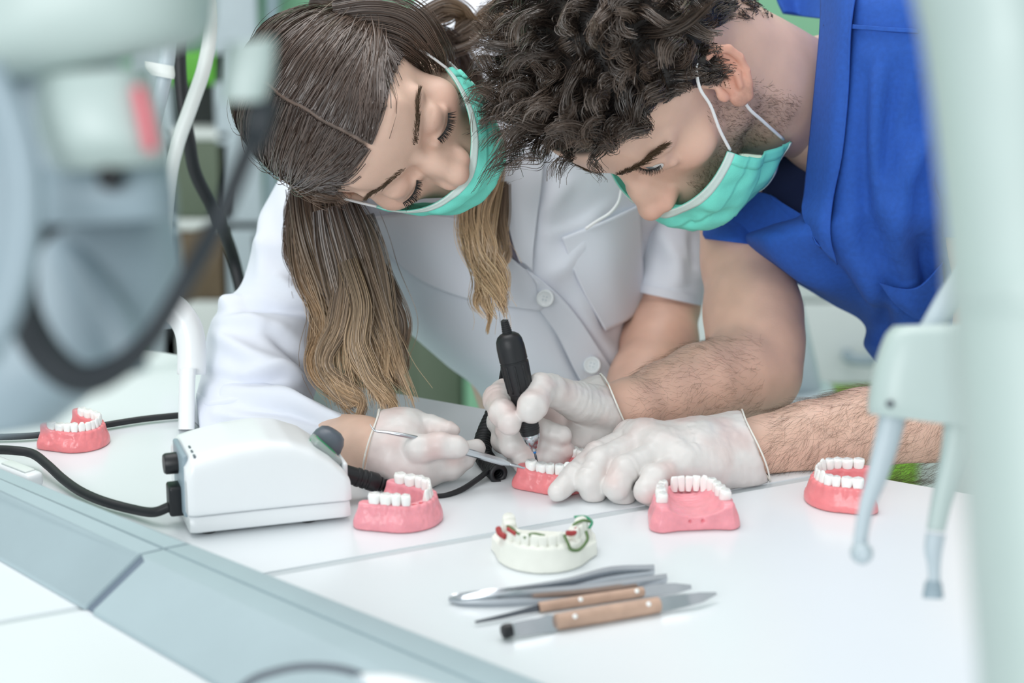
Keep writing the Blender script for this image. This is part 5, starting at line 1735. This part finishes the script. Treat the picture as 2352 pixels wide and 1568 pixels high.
for bx_, by_ in ((1252, 685), (1360, 838)):
    c = P(bx_, by_, front(bx_, by_, None, 0.0105))
    nrm = -W_ + np.array([-0.25, 0, 0.1])
    nrm /= np.linalg.norm(nrm)
    b_ = put('button', *lathe(c - nrm * 0.002, c + nrm * 0.002, [(0, 0.0068), (0.002, 0.0075), (0.003, 0.0072), (0.0032, 0.0058), (0.0026, 0.0050), (0.0026, 0.0005)], 28), M['button'], lc, True, 40)
    x_ = np.cross(nrm, [0, 0, 1])
    x_ /= np.linalg.norm(x_)
    y_ = np.cross(nrm, x_)
    for k in range(4):
        q = c + nrm * 0.0010 + (x_ * math.cos(0.6 + k * 1.57) + y_ * math.sin(0.6 + k * 1.57)) * 0.0019
        put('thread_hole', *lathe(q, q - nrm * 0.002, [(0, 0.0006), (0.001, 0.0006)], 8), M['pale_grey'], b_)
panel('breast_pocket', [[(1290, 545), (1380, 510), (1470, 470)], [(1330, 650), (1410, 620), (1475, 590)], [(1390, 760), (1440, 735), (1480, 700)]], 0.0006, 'coat', lc, thick=0.0008)
put('hanging_tape', *tube([P(1428, 432, 2.01), P(1420, 465, 2.008), P(1400, 490, 2.006), P(1368, 510, 2.004), P(1345, 526, 2.004)], 0.0013, 8, 40), M['loop'], lc)
put('sleeve_hem', *loft([(1443, 646, 1614, 682, 2.13, 0.0432), (1441, 665, 1611, 702, 2.13, 0.0426)], 60, 8, 1.0, False), M['coat'], lc)
panel('shirt', [[(1130, 430, 0.001), (1165, 440, 0.001)], [(1150, 520, 0.001), (1180, 520, 0.001)], [(1172, 585, 0.001), (1194, 605, 0.001)]], 0.001, 'shirt', woman)['label'] = 'mauve grey shirt showing in the coat opening'
V, F = sheet([[(1022, 140, 2.045), (1062, 132, 2.05)], [(1040, 175, 2.04), (1080, 170, 2.05)], [(1062, 210, 2.04), (1092, 205, 2.05)]], 14, 10, 0.002)
put('shirt_collar', V, F, M['gingham'], woman)['label'] = 'blue gingham shirt collar'

# ---- her glove (right hand with the probe)
W_PALM = [px4([(840, 1048, 1.812, 26), (900, 1030, 1.80, 26), (930, 1000, 1.80, 19)]), px4([(860, 1060, 1.81, 24), (920, 1060, 1.79, 22), (960, 1075, 1.785, 16)]), px4([(890, 1010, 1.805, 20), (948, 985, 1.81, 13)])]
W_FING = [px4([(935, 985, 1.805, 13), (985, 982, 1.80, 9.5), (1015, 990, 1.795, 8.6), (1038, 988, 1.792, 5.5), (1048, 987, 1.791, 2.0)]),
          px4([(920, 1020, 1.785, 13), (960, 1032, 1.772, 10.5), (1010, 1022, 1.768, 9.6), (1048, 1026, 1.768, 7.6), (1058, 1029, 1.769, 6)]),
          px4([(920, 1050, 1.785, 13), (985, 1060, 1.785, 10.5), (1040, 1045, 1.79, 9.6), (1095, 1028, 1.795, 7)]),
          px4([(915, 1082, 1.785, 11), (985, 1088, 1.785, 9.5), (1035, 1075, 1.79, 8.5), (1070, 1055, 1.795, 7)])]
def glove(parent, palm, fing, cutp, cutn, res=0.0012, kp=0.012, kf=0.0026, seed=1, wr=0.0005):
    lo, hi = bounds(*palm, *fing, pad=0.006)
    f = Field(lo, hi, res)
    for c in palm:
        f.chain(c, kp)
    for c in fing:
        h = Field(lo, hi, res)
        h.chain(c, 0.004)
        f.union(h, kf)
    f.plane(cutp, cutn, 0.0015)
    V, F = f.mesh()
    V = relax(V, F, 1, 0.45)
    N = np.zeros_like(V)
    fn = np.cross(V[F[:, 2]] - V[F[:, 0]], V[F[:, 3]] - V[F[:, 1]])
    for k in range(4):
        np.add.at(N, F[:, k], fn)
    N /= np.linalg.norm(N, axis=1)[:, None] + 1e-12
    # wrinkles ring each finger or the wrist: fast along the nearest bone, slow around it
    along, best = np.zeros(len(V)), np.full(len(V), 1e9)
    acc = 0.0
    frac = np.zeros(len(V))
    for ch in list(palm) + list(fing):
        for i in range(len(ch) - 1):
            a, b = ch[i][:3], ch[i + 1][:3]
            ab = b - a
            ln = np.linalg.norm(ab)
            t = np.clip(((V - a) @ ab) / (ln * ln), 0, 1)
            d = np.linalg.norm(V - a - t[:, None] * ab, axis=1) - (ch[i][3] + (ch[i + 1][3] - ch[i][3]) * t)
            u = d < best
            best[u] = d[u]
            along[u] = acc + t[u] * ln
            frac[u] = np.minimum(t[u], 1 - t[u])
            acc += ln
        acc += 0.5
    q = np.stack([along * 420, V[:, 0] * 60 + V[:, 2] * 40, V[:, 1] * 60], 1)
    gate = smooth01(hash_noise(V * 55, seed + 7) * 0.9 + 0.45) * (0.45 + 0.9 * smooth01((0.28 - frac) / 0.28))
    ring = hash_noise(q, seed)
    soft = hash_noise(V * 95, seed + 1)
    V = V + N * (wr * (0.9 * ring * gate + 0.8 * soft + 0.5 * hash_noise(V * 240, seed + 2)))[:, None]
    V[:, 2] = np.maximum(V[:, 2], TZ + 0.0006)
    o = put('glove', V, F, M['glove'], parent)
    pink = smooth01(hash_noise(V * 70, seed + 4) * 0.8 + 0.3)[:, None]
    C = np.array(srgb('#dedad7')) * (1 - pink) + np.array(srgb('#dac8c4')) * pink
    set_col(o.data, 'tint', C)
    # rolled rim at the cuff
    nn = np.array(cutn) / np.linalg.norm(cutn)
    e = (V - cutp) @ nn
    k = np.abs(e) < 0.0014
    if k.sum() > 20:
        R = V[k]
        c = R.mean(0)
        a1 = np.cross(nn, [0, 0, 1.0])
        a1 /= np.linalg.norm(a1)
        a2 = np.cross(nn, a1)
        th = np.arctan2((R - c) @ a2, (R - c) @ a1)
        rad = np.hypot((R - c) @ a2, (R - c) @ a1)
        bins = np.linspace(-np.pi, np.pi, 41)
        pts = []
        for i in range(40):
            m_ = (th >= bins[i]) & (th < bins[i + 1])
            if m_.any():
                tt_, rr_ = (bins[i] + bins[i + 1]) / 2, rad[m_].max()
                pts.append(c + (math.cos(tt_) * a1 + math.sin(tt_) * a2) * rr_ + nn * (0.0008 + 0.0009 * math.sin(tt_ * 3 + seed)))
        pts = np.array(pts + [pts[0], pts[1]])
        pts[:, 2] = np.maximum(pts[:, 2], TZ + 0.0012)
        put('cuff_rim', *tube(pts, 0.0007, 7, 120), M['glove_rim'], o)
    return o
g = glove(woman, W_PALM, W_FING, P(848, 1050, 1.81), P(838, 1046, 1.81) - P(880, 1056, 1.81), seed=4)
g['label'] = 'white latex glove gripping the probe'

# ================================================================== the man
MR = [[-0.7221, -0.2096, -0.6593], [0.6866, -0.3333, -0.6461], [-0.0843, -0.9192, 0.3846]]
mh = Head(MR, P(1487, 128, 1.88), 0.984)
man = thing('person', P(2050, 1000, 2.05) * np.array([1, 1, 0]), 'man with curly dark hair in a blue scrub top and mint mask, drilling a denture', 'person')
SK_M = (0.755, 0.50, 0.39)
mn1, mn2, mn3 = P(1738, 195, 1.955), P(1880, 235, 2.0), P(2010, 300, 2.03)
k1, k2, k3 = mh.inv(mn1)[0], mh.inv(mn2)[0], mh.inv(mn3)[0]
mf = head_field(False, [(0, -30, -25, 54), (*k1, 53), (*k2, 50)], True, ear_y=22.0, ear_in=-0.18, nose=(114.0, -43.0), eye=(78.0, 3.0))
V, F = mf.mesh()
V = relax(V, F, 2, 0.5)
MHV = V.copy()
az = np.degrees(np.arctan2(np.abs(V[:, 0]), V[:, 1]))
HLZ = ([0, 30, 50, 66, 76, 84, 92, 100, 112, 130, 150, 180], [58, 56, 46, 24, -8, -22, 0, 24, 2, -30, -48, -55])
hm = smooth01((V[:, 2] - np.interp(az, *HLZ)) / 9.0 + 0.3) * (np.abs(V[:, 0]) < 75)
parts_v, parts_f, parts_c = [mh.w(V)], [F], [skin_tint(V, SK_M, ear=0.75, blush=0.42, beard=0.45, ear_y=22.0, hairmask=hm, hairc=(0.022, 0.016, 0.013))]
# shoulders under the scrub top, right arm, left arm
add_body(*arm_field([px4([(1880, 232, 2.0, 49), (1990, 280, 2.05, 56), (2150, 420, 2.06, 85), (2300, 600, 2.12, 95)]), px4([(2000, 480, 2.12, 60), (1850, 500, 2.12, 46), (1720, 520, 2.05, 40)]), px4([(2000, 250, 1.98, 60), (2290, 320, 1.92, 46)])], 0.005, 0.04), SK_M)
R_ARM = px4([(1705, 480, 2.04, 38), (1716, 600, 2.02, 36), (1730, 720, 1.99, 38.5), (1738, 800, 1.97, 37), (1752, 860, 1.955, 29)])
R_FORE = px4([(1750, 868, 1.955, 28), (1690, 868, 1.94, 33), (1610, 885, 1.915, 31), (1530, 912, 1.89, 26), (1440, 940, 1.86, 21), (1390, 955, 1.85, 20)])
RV, RF = arm_field([R_ARM, R_FORE], 0.0028, 0.014)
add_body(RV, RF, np.array(SK_M) * np.array([0.97, 0.93, 0.92]))
L_FORE = px4([(1700, 1045, 1.826, 24), (1760, 1036, 1.835, 25), (1860, 1018, 1.845, 30), (1980, 1000, 1.855, 34), (2120, 985, 1.865, 37), (2330, 955, 1.87, 38)])
L_UP = px4([(2330, 955, 1.87, 38), (2325, 760, 1.875, 42), (2315, 540, 1.88, 44), (2300, 350, 1.90, 46)])
LV, LF = arm_field([L_FORE, L_UP], 0.0028, 0.014)
add_body(LV, LF, SK_M)
body_object(man)

# ---- eyes, brows, lashes
for s in (-1, 1):
    V, F = lathe((s * 31, 79.5 - 12, 2.5), (s * 31, 79.5 + 12, 2.5), [(12 - 12 * math.cos(t), 12 * math.sin(t)) for t in np.linspace(0.02, 3.12, 24)], 28)
    th = np.linspace(0, 2 * np.pi, 28, endpoint=False)
    # turn the gaze down
    p = V - np.array([s * 31, 79.5, 2.5])
    c_, s_ = math.cos(0.15), math.sin(0.15)
    p = np.stack([p[:, 0], p[:, 1] * c_ - p[:, 2] * s_, p[:, 1] * s_ + p[:, 2] * c_], 1)
    o = put('eyeball', mh.w(p + np.array([s * 31, 79.5, 2.5])), F, None, man)
    gz = np.array([0, c_, s_])
    ca = (p @ gz) / 12.0
    C = np.tile(np.array([0.72, 0.70, 0.68]), (len(p), 1))
    C[ca > 0.87] = (0.16, 0.19, 0.21)
    C[ca > 0.972] = (0.01, 0.01, 0.01)
    set_col(o.data, 'tint', C)
    if s == -1:
        M['eye'] = mat('eye_surface', '#dddddd', 0.08, attr='tint', coat=0.6)
    o.data.materials.append(M['eye'])
    V, F, _ = strand_mesh(brow(mh, MHV, s, (9, 98, 13), (53, 74, 21), 480, 8.5, 1.1, 13 + s, (32, 100, 27)), 0.00024, 0.00008)
    put('eyebrow', V, F, M['brow'], man)
    V, F, _ = strand_mesh(lashes(mh, MHV, s, 7.6, 60, 7.0, 0.7, 19 + s, ey=76.5), 0.00022, 0.00006)
    put('eyelashes', V, F, M['lash'], man)

# ---- mask
lp = []
for s in (-1, 1):
    lp.append([(s * 64.5, 61, -46), (s * 68, 50, -24), (s * 72, 36, -2), (s * 73, 26, 17), (s * 70, 8, 22), (s * 69, -4, 4), (s * 68, 2, -22), (s * 72, 24, -44), (s * 66, 30, -78), (s * 58, 35, -118)])
face_mask(mh, mf, man, 8, 'mint green pleated mask pulled below the nose', lp, 23.0, loop_r=0.0013, pleat=3.2, crumple=1.9, top=(-50, -43), low=(-140, -124), sx=(64, 64, 57), ny=112.0, sidey=56.0, cy=3.0, lowy=-22.0)

# ---- hair
def man_hair(n, nclump, seed):
    r = np.random.default_rng(seed)
    def roots(k):
        out = []
        while len(out) < k:
            u = r.normal(0, 1, (k * 2, 3))
            u /= np.linalg.norm(u, axis=1)[:, None]
            p = np.array([0, -8, 32]) + u * np.array([73, 94, 82])
            a = np.degrees(np.arctan2(np.abs(p[:, 0]), p[:, 1]))
            ok = p[:, 2] > np.interp(a, *HLZ)
            out += list(np.hstack([p[ok], u[ok]]))
        return np.array(out[:k])
    def length(p):
        top = smooth01((p[:, 2] - 25) / 45) * smooth01((p[:, 1] + 75) / 70)
        return 13 + 33 * top + 13 * top * smooth01((p[:, 1] - 5) / 50)
    C = roots(nclump)
    cu = C[:, 3:]
    flow = np.stack([0.35 * np.sign(C[:, 0]) * np.abs(C[:, 0]) / 60, 0.42 - 0.5 * (C[:, 1] < -30), 0.22 + 0 * C[:, 0]], 1) + r.normal(0, 0.48, (nclump, 3))
    side = smooth01((45 - C[:, 2]) / 40)[:, None]
    frt = smooth01((C[:, 1] - 35) / 30)[:, None]
    flow = flow * (1 - frt) + frt * (np.array([0.0, 0.30, 0.70]) + r.normal(0, 0.30, (nclump, 3)))
    flow = flow * (1 - side) + side * (np.array([0, -0.55, -0.85]) + r.normal(0, 0.2, (nclump, 3)))
    Lc = length(C)
    m = 18
    s = np.linspace(0, 1, m)
    # guide: rises along the normal, then bends into the flow and curls
    lift = (0.85 - 0.45 * side)[:, None]
    G = C[:, None, :3] + Lc[:, None, None] * (lift * cu[:, None] * (s - 0.42 * s ** 2)[None, :, None] + flow[:, None] * (0.75 * s ** 1.6)[None, :, None])
    ax1 = np.cross(flow, cu)
    ax1 /= np.linalg.norm(ax1, axis=1)[:, None] + 1e-9
    ax2 = np.cross(ax1, flow / np.linalg.norm(flow, axis=1)[:, None])
    ph = r.uniform(0, 6.28, nclump)[:, None]
    w = (Lc / 24.0)[:, None] * r.uniform(0.7, 1.2, (nclump, 1))
    amp = (0.125 * Lc)[:, None] * (s ** 0.8)[None]
    G = G + (amp * np.sin(w * 6.28 * s[None] * 0.75 + ph))[..., None] * ax1[:, None] + (amp * np.cos(w * 6.28 * s[None] * 0.75 + ph))[..., None] * ax2[:, None]
    R = roots(n)
    own = nearest(C[:, :3], R[:, :3])
    d0 = R[:, :3] - C[own, :3]
    sp = (1 - 0.62 * s ** 0.8)[None, :, None]
    S = G[own] + d0[:, None] * sp + r.normal(0, 1.0, (n, 1, 3)) * (0.4 + 1.4 * s)[None, :, None]
    wild = (r.random(n) < 0.05)[:, None, None]
    S = S + wild * r.normal(0, 1, (n, 1, 3)) * (5 * s ** 1.5)[None, :, None]
    ln = r.uniform(0.7, 1.0, n)
    S = R[:, None, :3] + (S - S[:, :1] ) * ln[:, None, None] + (S[:, :1] - R[:, None, :3]) * 0.0
    # keep the forehead and temples clear below the hairline
    a = np.degrees(np.arctan2(np.abs(S[..., 0]), S[..., 1]))
    lim = np.interp(a, *HLZ) + 1.0 + r.uniform(0, 5, (n, 1)) + 4.0 * np.sin(own * 12.9898)[:, None]
    low = (S[..., 1] > 30) & (a < 80)
    over = np.where(low, np.clip(lim - S[..., 2], 0, 60), 0)
    S[..., 2] += over
    S[..., 1] += over * 0.25
    return S, own
SV, SF, SC, sn = [], [], [], 0
X, own = man_hair(17000, 420, 4)
n, m = X.shape[:2]
X = push_out(X, mf, (np.random.default_rng(9).uniform(0.2, 2.5, (n, 1)) * np.ones((1, m))).reshape(-1))
tone = np.random.default_rng(12).uniform(0.7, 1.45, 500)[own][:, None, None]
add_strands(mh.w(X.reshape(-1, 3)).reshape(n, m, 3), 0.00027, 0.00014, np.clip(hair_colour(n, m, 13, (0.030, 0.022, 0.018), (0.082, 0.056, 0.041), 1.4, 0.2) * tone, 0.01, 1), mh.o)
hmn = put('hair', np.vstack(SV), np.vstack(SF), M['hairm'], man)
set_col(hmn.data, 'tint', np.vstack(SC))
hmn['kind'] = 'stuff'
hmn['label'] = 'thick dark brown curly hair'
# ---- stubble along the jaw and fine forearm hair
def surface_hair(V, F, pick, n, length, lean, seed, r0, bend=0.4):
    r = np.random.default_rng(seed)
    N = np.zeros_like(V)
    fn = np.cross(V[F[:, 2]] - V[F[:, 0]], V[F[:, 3]] - V[F[:, 1]])
    for k in range(4):
        np.add.at(N, F[:, k], fn)
    N /= np.linalg.norm(N, axis=1)[:, None] + 1e-12
    idx = r.choice(np.nonzero(pick)[0], n)
    p, nn = V[idx] + r.normal(0, 0.0008, (n, 3)), N[idx]
    d = np.array(lean) + r.normal(0, 0.28, (n, 3)) + 0.5 * np.stack([hash_noise(p * 40, 51 + k) for k in range(3)], 1)
    d -= nn * (d * nn).sum(1)[:, None]
    d /= np.linalg.norm(d, axis=1)[:, None]
    ln = length * r.uniform(0.5, 1.2, n)[:, None, None]
    s = np.linspace(0, 1, 4)[None, :, None]
    return p[:, None] + ln * (d[:, None] * s + nn[:, None] * (bend * s - 0.35 * bend * s ** 2) + np.cross(nn, d)[:, None] * (0.25 * r.normal(0, 1, (n, 1, 1)) * s ** 2))
Hw = mh.w(MHV)
z_, y_, x_ = MHV[:, 2], MHV[:, 1], MHV[:, 0]
jaw = (z_ < -14) & (z_ > -110) & (y_ > 0) & (np.abs(x_) > 14) & (np.abs(x_) < 72) & (y_ < 95 - 0.5 * np.abs(z_ + 60))
jaw &= ~((y_ > 45) & (z_ > -48))
_, HF = mf.mesh()
V, F, _ = strand_mesh(surface_hair(Hw, HF, jaw, 4200, 0.0042, (MR[0][2] * -1.0, MR[1][2] * -1, MR[2][2] * -1), 31, 0.0002, 0.25), 0.00010, 0.00005)
o = put('stubble', V, F, M['brow'], man)
o['kind'] = 'stuff'
pr = proj(LV)
V1, F1, _ = strand_mesh(surface_hair(LV, LF, (pr[:, 0] > 1770) & (pr[:, 0] < 2200) & (pr[:, 1] > 860), 5200, 0.015, (-0.75, -0.1, -0.6), 33, 0.0001, 0.3), 0.00006, 0.00003)
pr = proj(RV)
V2, F2, _ = strand_mesh(surface_hair(RV, RF, (pr[:, 0] > 1460) & (pr[:, 0] < 1760) & (pr[:, 1] > 770), 2600, 0.010, (-0.95, -0.1, -0.25), 35, 0.0001, 0.2), 0.00005, 0.00003)
for v, f in ((V1, F1), (V2, F2)):
    o = put('arm_hair', v, f, M['fine_hair'], man)
    o['kind'] = 'stuff'

# ---- scrub top
top_ = []
V, F = loft([(2090, -190, 2240, -200, 2.04, 0.02), (1985, -160, 2340, -170, 2.02, 0.08), (1905, -100, 2390, -115, 2.0, 0.13), (1888, -10, 2395, -30, 1.99, 0.15), (1886, 60, 2360, 60, 1.985, 0.15), (1872, 200, 2330, 200, 1.985, 0.15), (1858, 340, 2310, 340, 1.99, 0.145), (1850, 440, 2300, 440, 2.0, 0.14), (1838, 492, 2300, 500, 2.0, 0.135), (1760, 520, 2300, 560, 2.01, 0.13), (1708, 550, 2300, 620, 2.02, 0.125), (1790, 622, 2300, 690, 2.03, 0.12), (1905, 692, 2300, 760, 2.04, 0.11), (1982, 745, 2300, 830, 2.05, 0.10), (1984, 800, 2300, 900, 2.06, 0.09), (2040, 860, 2300, 960, 2.06, 0.07)], 140, 170, 0.75)
V = folds(V, F, [([(1985, 170), (1975, 330), (1985, 480), (2010, 600)], 26, -0.006), ([(2060, 160), (2040, 300), (2030, 420)], 30, -0.007), ([(2110, 330), (2070, 420), (2060, 560), (2080, 640)], 26, 0.008), ([(2010, 180), (2010, 400), (2040, 560)], 26, 0.005), ([(1960, 560), (2010, 660), (2070, 720)], 40, 0.008), ([(1900, 600), (1960, 690), (1990, 740)], 26, -0.006), ([(2130, 180), (2100, 280), (2090, 350)], 20, -0.006), ([(1770, 560), (1850, 630), (1950, 690)], 20, 0.004), ([(2120, 560), (2140, 660), (2150, 720)], 20, -0.007), ([(2040, 640), (2030, 720), (2000, 800)], 24, -0.006)], 0.0022, 14, 7)
top_.append((V, F))
# right sleeve hem seen below the mask
V, F = loft([(1630, 440, 1800, 440, 2.06, 0.05), (1618, 490, 1790, 500, 2.045, 0.05), (1612, 532, 1770, 548, 2.03, 0.050), (1616, 548, 1765, 566, 2.025, 0.0475)], 60, 40)
top_.append((V, F))
# left sleeve beside the column
V, F = loft([(2060, 40, 2460, 20, 1.94, 0.07), (2110, 230, 2480, 210, 1.92, 0.075), (2142, 380, 2470, 380, 1.90, 0.072), (2160, 520, 2460, 520, 1.885, 0.062), (2164, 545, 2456, 548, 1.885, 0.060)], 60, 50)
V = folds(V, F, [([(2120, 250), (2160, 350), (2180, 460)], 18, 0.006), ([(2100, 180), (2150, 220), (2200, 300)], 18, -0.005)], 0.0015, 18, 3)
top_.append((V, F))
V, F = merge(*top_)
st = put('scrub_top', V, F, M['scrub'], man)
st['label'] = 'royal blue cotton scrub top with a V neck'
coat_pts = V
panel('neck_band', [[(1888, -30), (1930, -30), (1970, -30)], [(1886, 62), (1925, 62), (1956, 66)], [(1874, 200), (1915, 205), (1950, 210)], [(1860, 340), (1905, 345), (1936, 350)], [(1850, 440), (1893, 445), (1915, 455)], [(1845, 490), (1880, 520), (1908, 540)], [(1872, 560), (1895, 580), (1924, 606)]], 0.003, 'scrub', st)
fc_ = put('chest_panel', *sheet([[(1660, 440, 2.0), (1740, 442, 1.99), (1778, 452, 1.98), (1806, 474, 1.972), (1842, 497, 1.962)], [(1650, 490, 2.0), (1735, 500, 1.985), (1785, 510, 1.972), (1822, 522, 1.962), (1862, 545, 1.952)], [(1660, 530, 1.998), (1740, 548, 1.985), (1800, 565, 1.97), (1845, 578, 1.955), (1890, 592, 1.945)], [(1690, 548, 2.0), (1760, 580, 1.99), (1820, 612, 1.975), (1870, 640, 1.96), (1915, 660, 1.95)]], 40, 40, 0.002), M['scrub'], st)
put('neck_facing', *sheet([[(1770, 446, 1.981), (1804, 469, 1.970), (1842, 493, 1.960)], [(1790, 480, 1.976), (1820, 502, 1.965), (1852, 520, 1.956)], [(1840, 540, 1.964), (1870, 560, 1.955), (1900, 578, 1.947)], [(1895, 585, 1.950), (1908, 595, 1.945), (1920, 604, 1.942)]], 30, 14, 0.002), M['scrub'], st)
put('back_collar', *sheet([[(1770, -40, 2.06), (1830, -45, 2.07), (1900, -40, 2.03)], [(1785, 5, 2.05), (1835, 12, 2.06), (1900, 20, 2.02)], [(1798, 32, 2.045), (1840, 38, 2.055), (1900, 45, 2.015)]], 16, 20, 0.003), M['scrub'], st)
panel('shoulder_seam', [[(1890, 48), (1890, 58)], [(1960, 56), (1960, 66)], [(2040, 62), (2040, 72)], [(2110, 66), (2110, 76)]], 0.0032, 'scrub', st, thick=0.002, nu=24, nv=6)
panel('chest_pocket', [[(2018, 648), (2060, 660), (2110, 656), (2165, 600)], [(2050, 690), (2090, 700), (2130, 690), (2170, 660)], [(2090, 725), (2120, 735), (2150, 730), (2180, 720)]], 0.004, 'scrub', st)
put('neck_shade_sheet', *sheet([[(1750, 340, 2.02), (1880, 340, 2.02)], [(1750, 430, 2.005), (1875, 430, 2.0)], [(1750, 525, 2.0), (1870, 525, 1.99)]], 16, 10, 0.002), M['scrub_shade'], st)  # added dark sheet, its colour stands for shade in the V neck

# ---- gloves
A_PALM = [px4([(1745, 1040, 1.83, 28), (1690, 1040, 1.82, 28), (1600, 1030, 1.812, 21), (1450, 1010, 1.815, 12.5)]),
          px4([(1690, 1045, 1.815, 27), (1600, 1035, 1.80, 20), (1482, 1014, 1.797, 13)]),
          px4([(1690, 1055, 1.808, 25), (1600, 1050, 1.79, 20), (1522, 1038, 1.78, 12.5)]),
          px4([(1690, 1068, 1.802, 23), (1620, 1075, 1.785, 18), (1568, 1068, 1.768, 11.5)]),
          px4([(1450, 1010, 1.815, 12.5), (1482, 1014, 1.797, 13), (1522, 1038, 1.78, 12.5), (1568, 1068, 1.768, 11.5)])]
A_FING = [px4([(1450, 1012, 1.812, 12), (1372, 1046, 1.790, 10.3), (1318, 1095, 1.767, 9.0), (1280, 1130, 1.752, 7.4)]),
          px4([(1480, 1018, 1.796, 12.2), (1380, 1060, 1.770, 10.6), (1352, 1104, 1.757, 9.6), (1362, 1130, 1.760, 8.6), (1385, 1128, 1.775, 8)]),
          px4([(1522, 1042, 1.779, 12), (1436, 1078, 1.758, 10.5), (1416, 1118, 1.750, 9.4), (1432, 1138, 1.757, 8.0), (1450, 1134, 1.772, 7.5)]),
          px4([(1568, 1070, 1.767, 11), (1506, 1096, 1.750, 9.6), (1486, 1128, 1.745, 8.8), (1500, 1142, 1.752, 7.8), (1518, 1136, 1.764, 7.2)]),
          px4([(1560, 1030, 1.84, 14), (1470, 1050, 1.845, 11), (1400, 1080, 1.83, 9.5), (1360, 1100, 1.815, 8)])]
g = glove(man, A_PALM, A_FING, P(1730, 1032, 1.83), P(1790, 1012, 1.83) - P(1730, 1034, 1.83), seed=14, wr=0.00065)
g['label'] = 'white latex glove steadying the denture model'
B_PALM = [px4([(1440, 940, 1.870, 24), (1380, 945, 1.860, 25), (1310, 960, 1.855, 22), (1225, 935, 1.855, 14)]),
          px4([(1400, 950, 1.860, 24), (1320, 980, 1.855, 22), (1215, 975, 1.860, 14)]),
          px4([(1390, 965, 1.855, 22), (1320, 1010, 1.845, 20), (1230, 1020, 1.855, 13)]),
          px4([(1360, 1000, 1.845, 20), (1300, 1040, 1.835, 18), (1235, 1055, 1.840, 12)])]
B_FING = [px4([(1400, 945, 1.84, 19), (1330, 922, 1.815, 14.5), (1264, 896, 1.79, 11.5), (1244, 893, 1.780, 11), (1224, 932, 1.763, 10.5), (1219, 943, 1.761, 9.5)]),
          px4([(1222, 925, 1.845, 12), (1158, 905, 1.82, 10.8), (1143, 918, 1.80, 10.5), (1154, 948, 1.775, 9.6), (1172, 972, 1.763, 8.4)]),
          px4([(1215, 970, 1.85, 12), (1152, 968, 1.825, 10.5), (1170, 985, 1.805, 9.8), (1230, 985, 1.806, 9.4), (1288, 1000, 1.802, 8)]),
          px4([(1225, 1010, 1.845, 11.5), (1160, 1010, 1.82, 10), (1178, 1022, 1.803, 9.5), (1240, 1026, 1.807, 9), (1296, 1034, 1.806, 7.6)]),
          px4([(1235, 1050, 1.83, 11), (1195, 1048, 1.815, 9), (1205, 1062, 1.802, 8.5), (1255, 1060, 1.805, 8), (1290, 1055, 1.81, 7)])]
g = glove(man, B_PALM, B_FING, P(1420, 944, 1.855), P(1470, 920, 1.855) - P(1420, 944, 1.855), seed=24, wr=0.00065)
g['label'] = 'white latex glove gripping the drill'
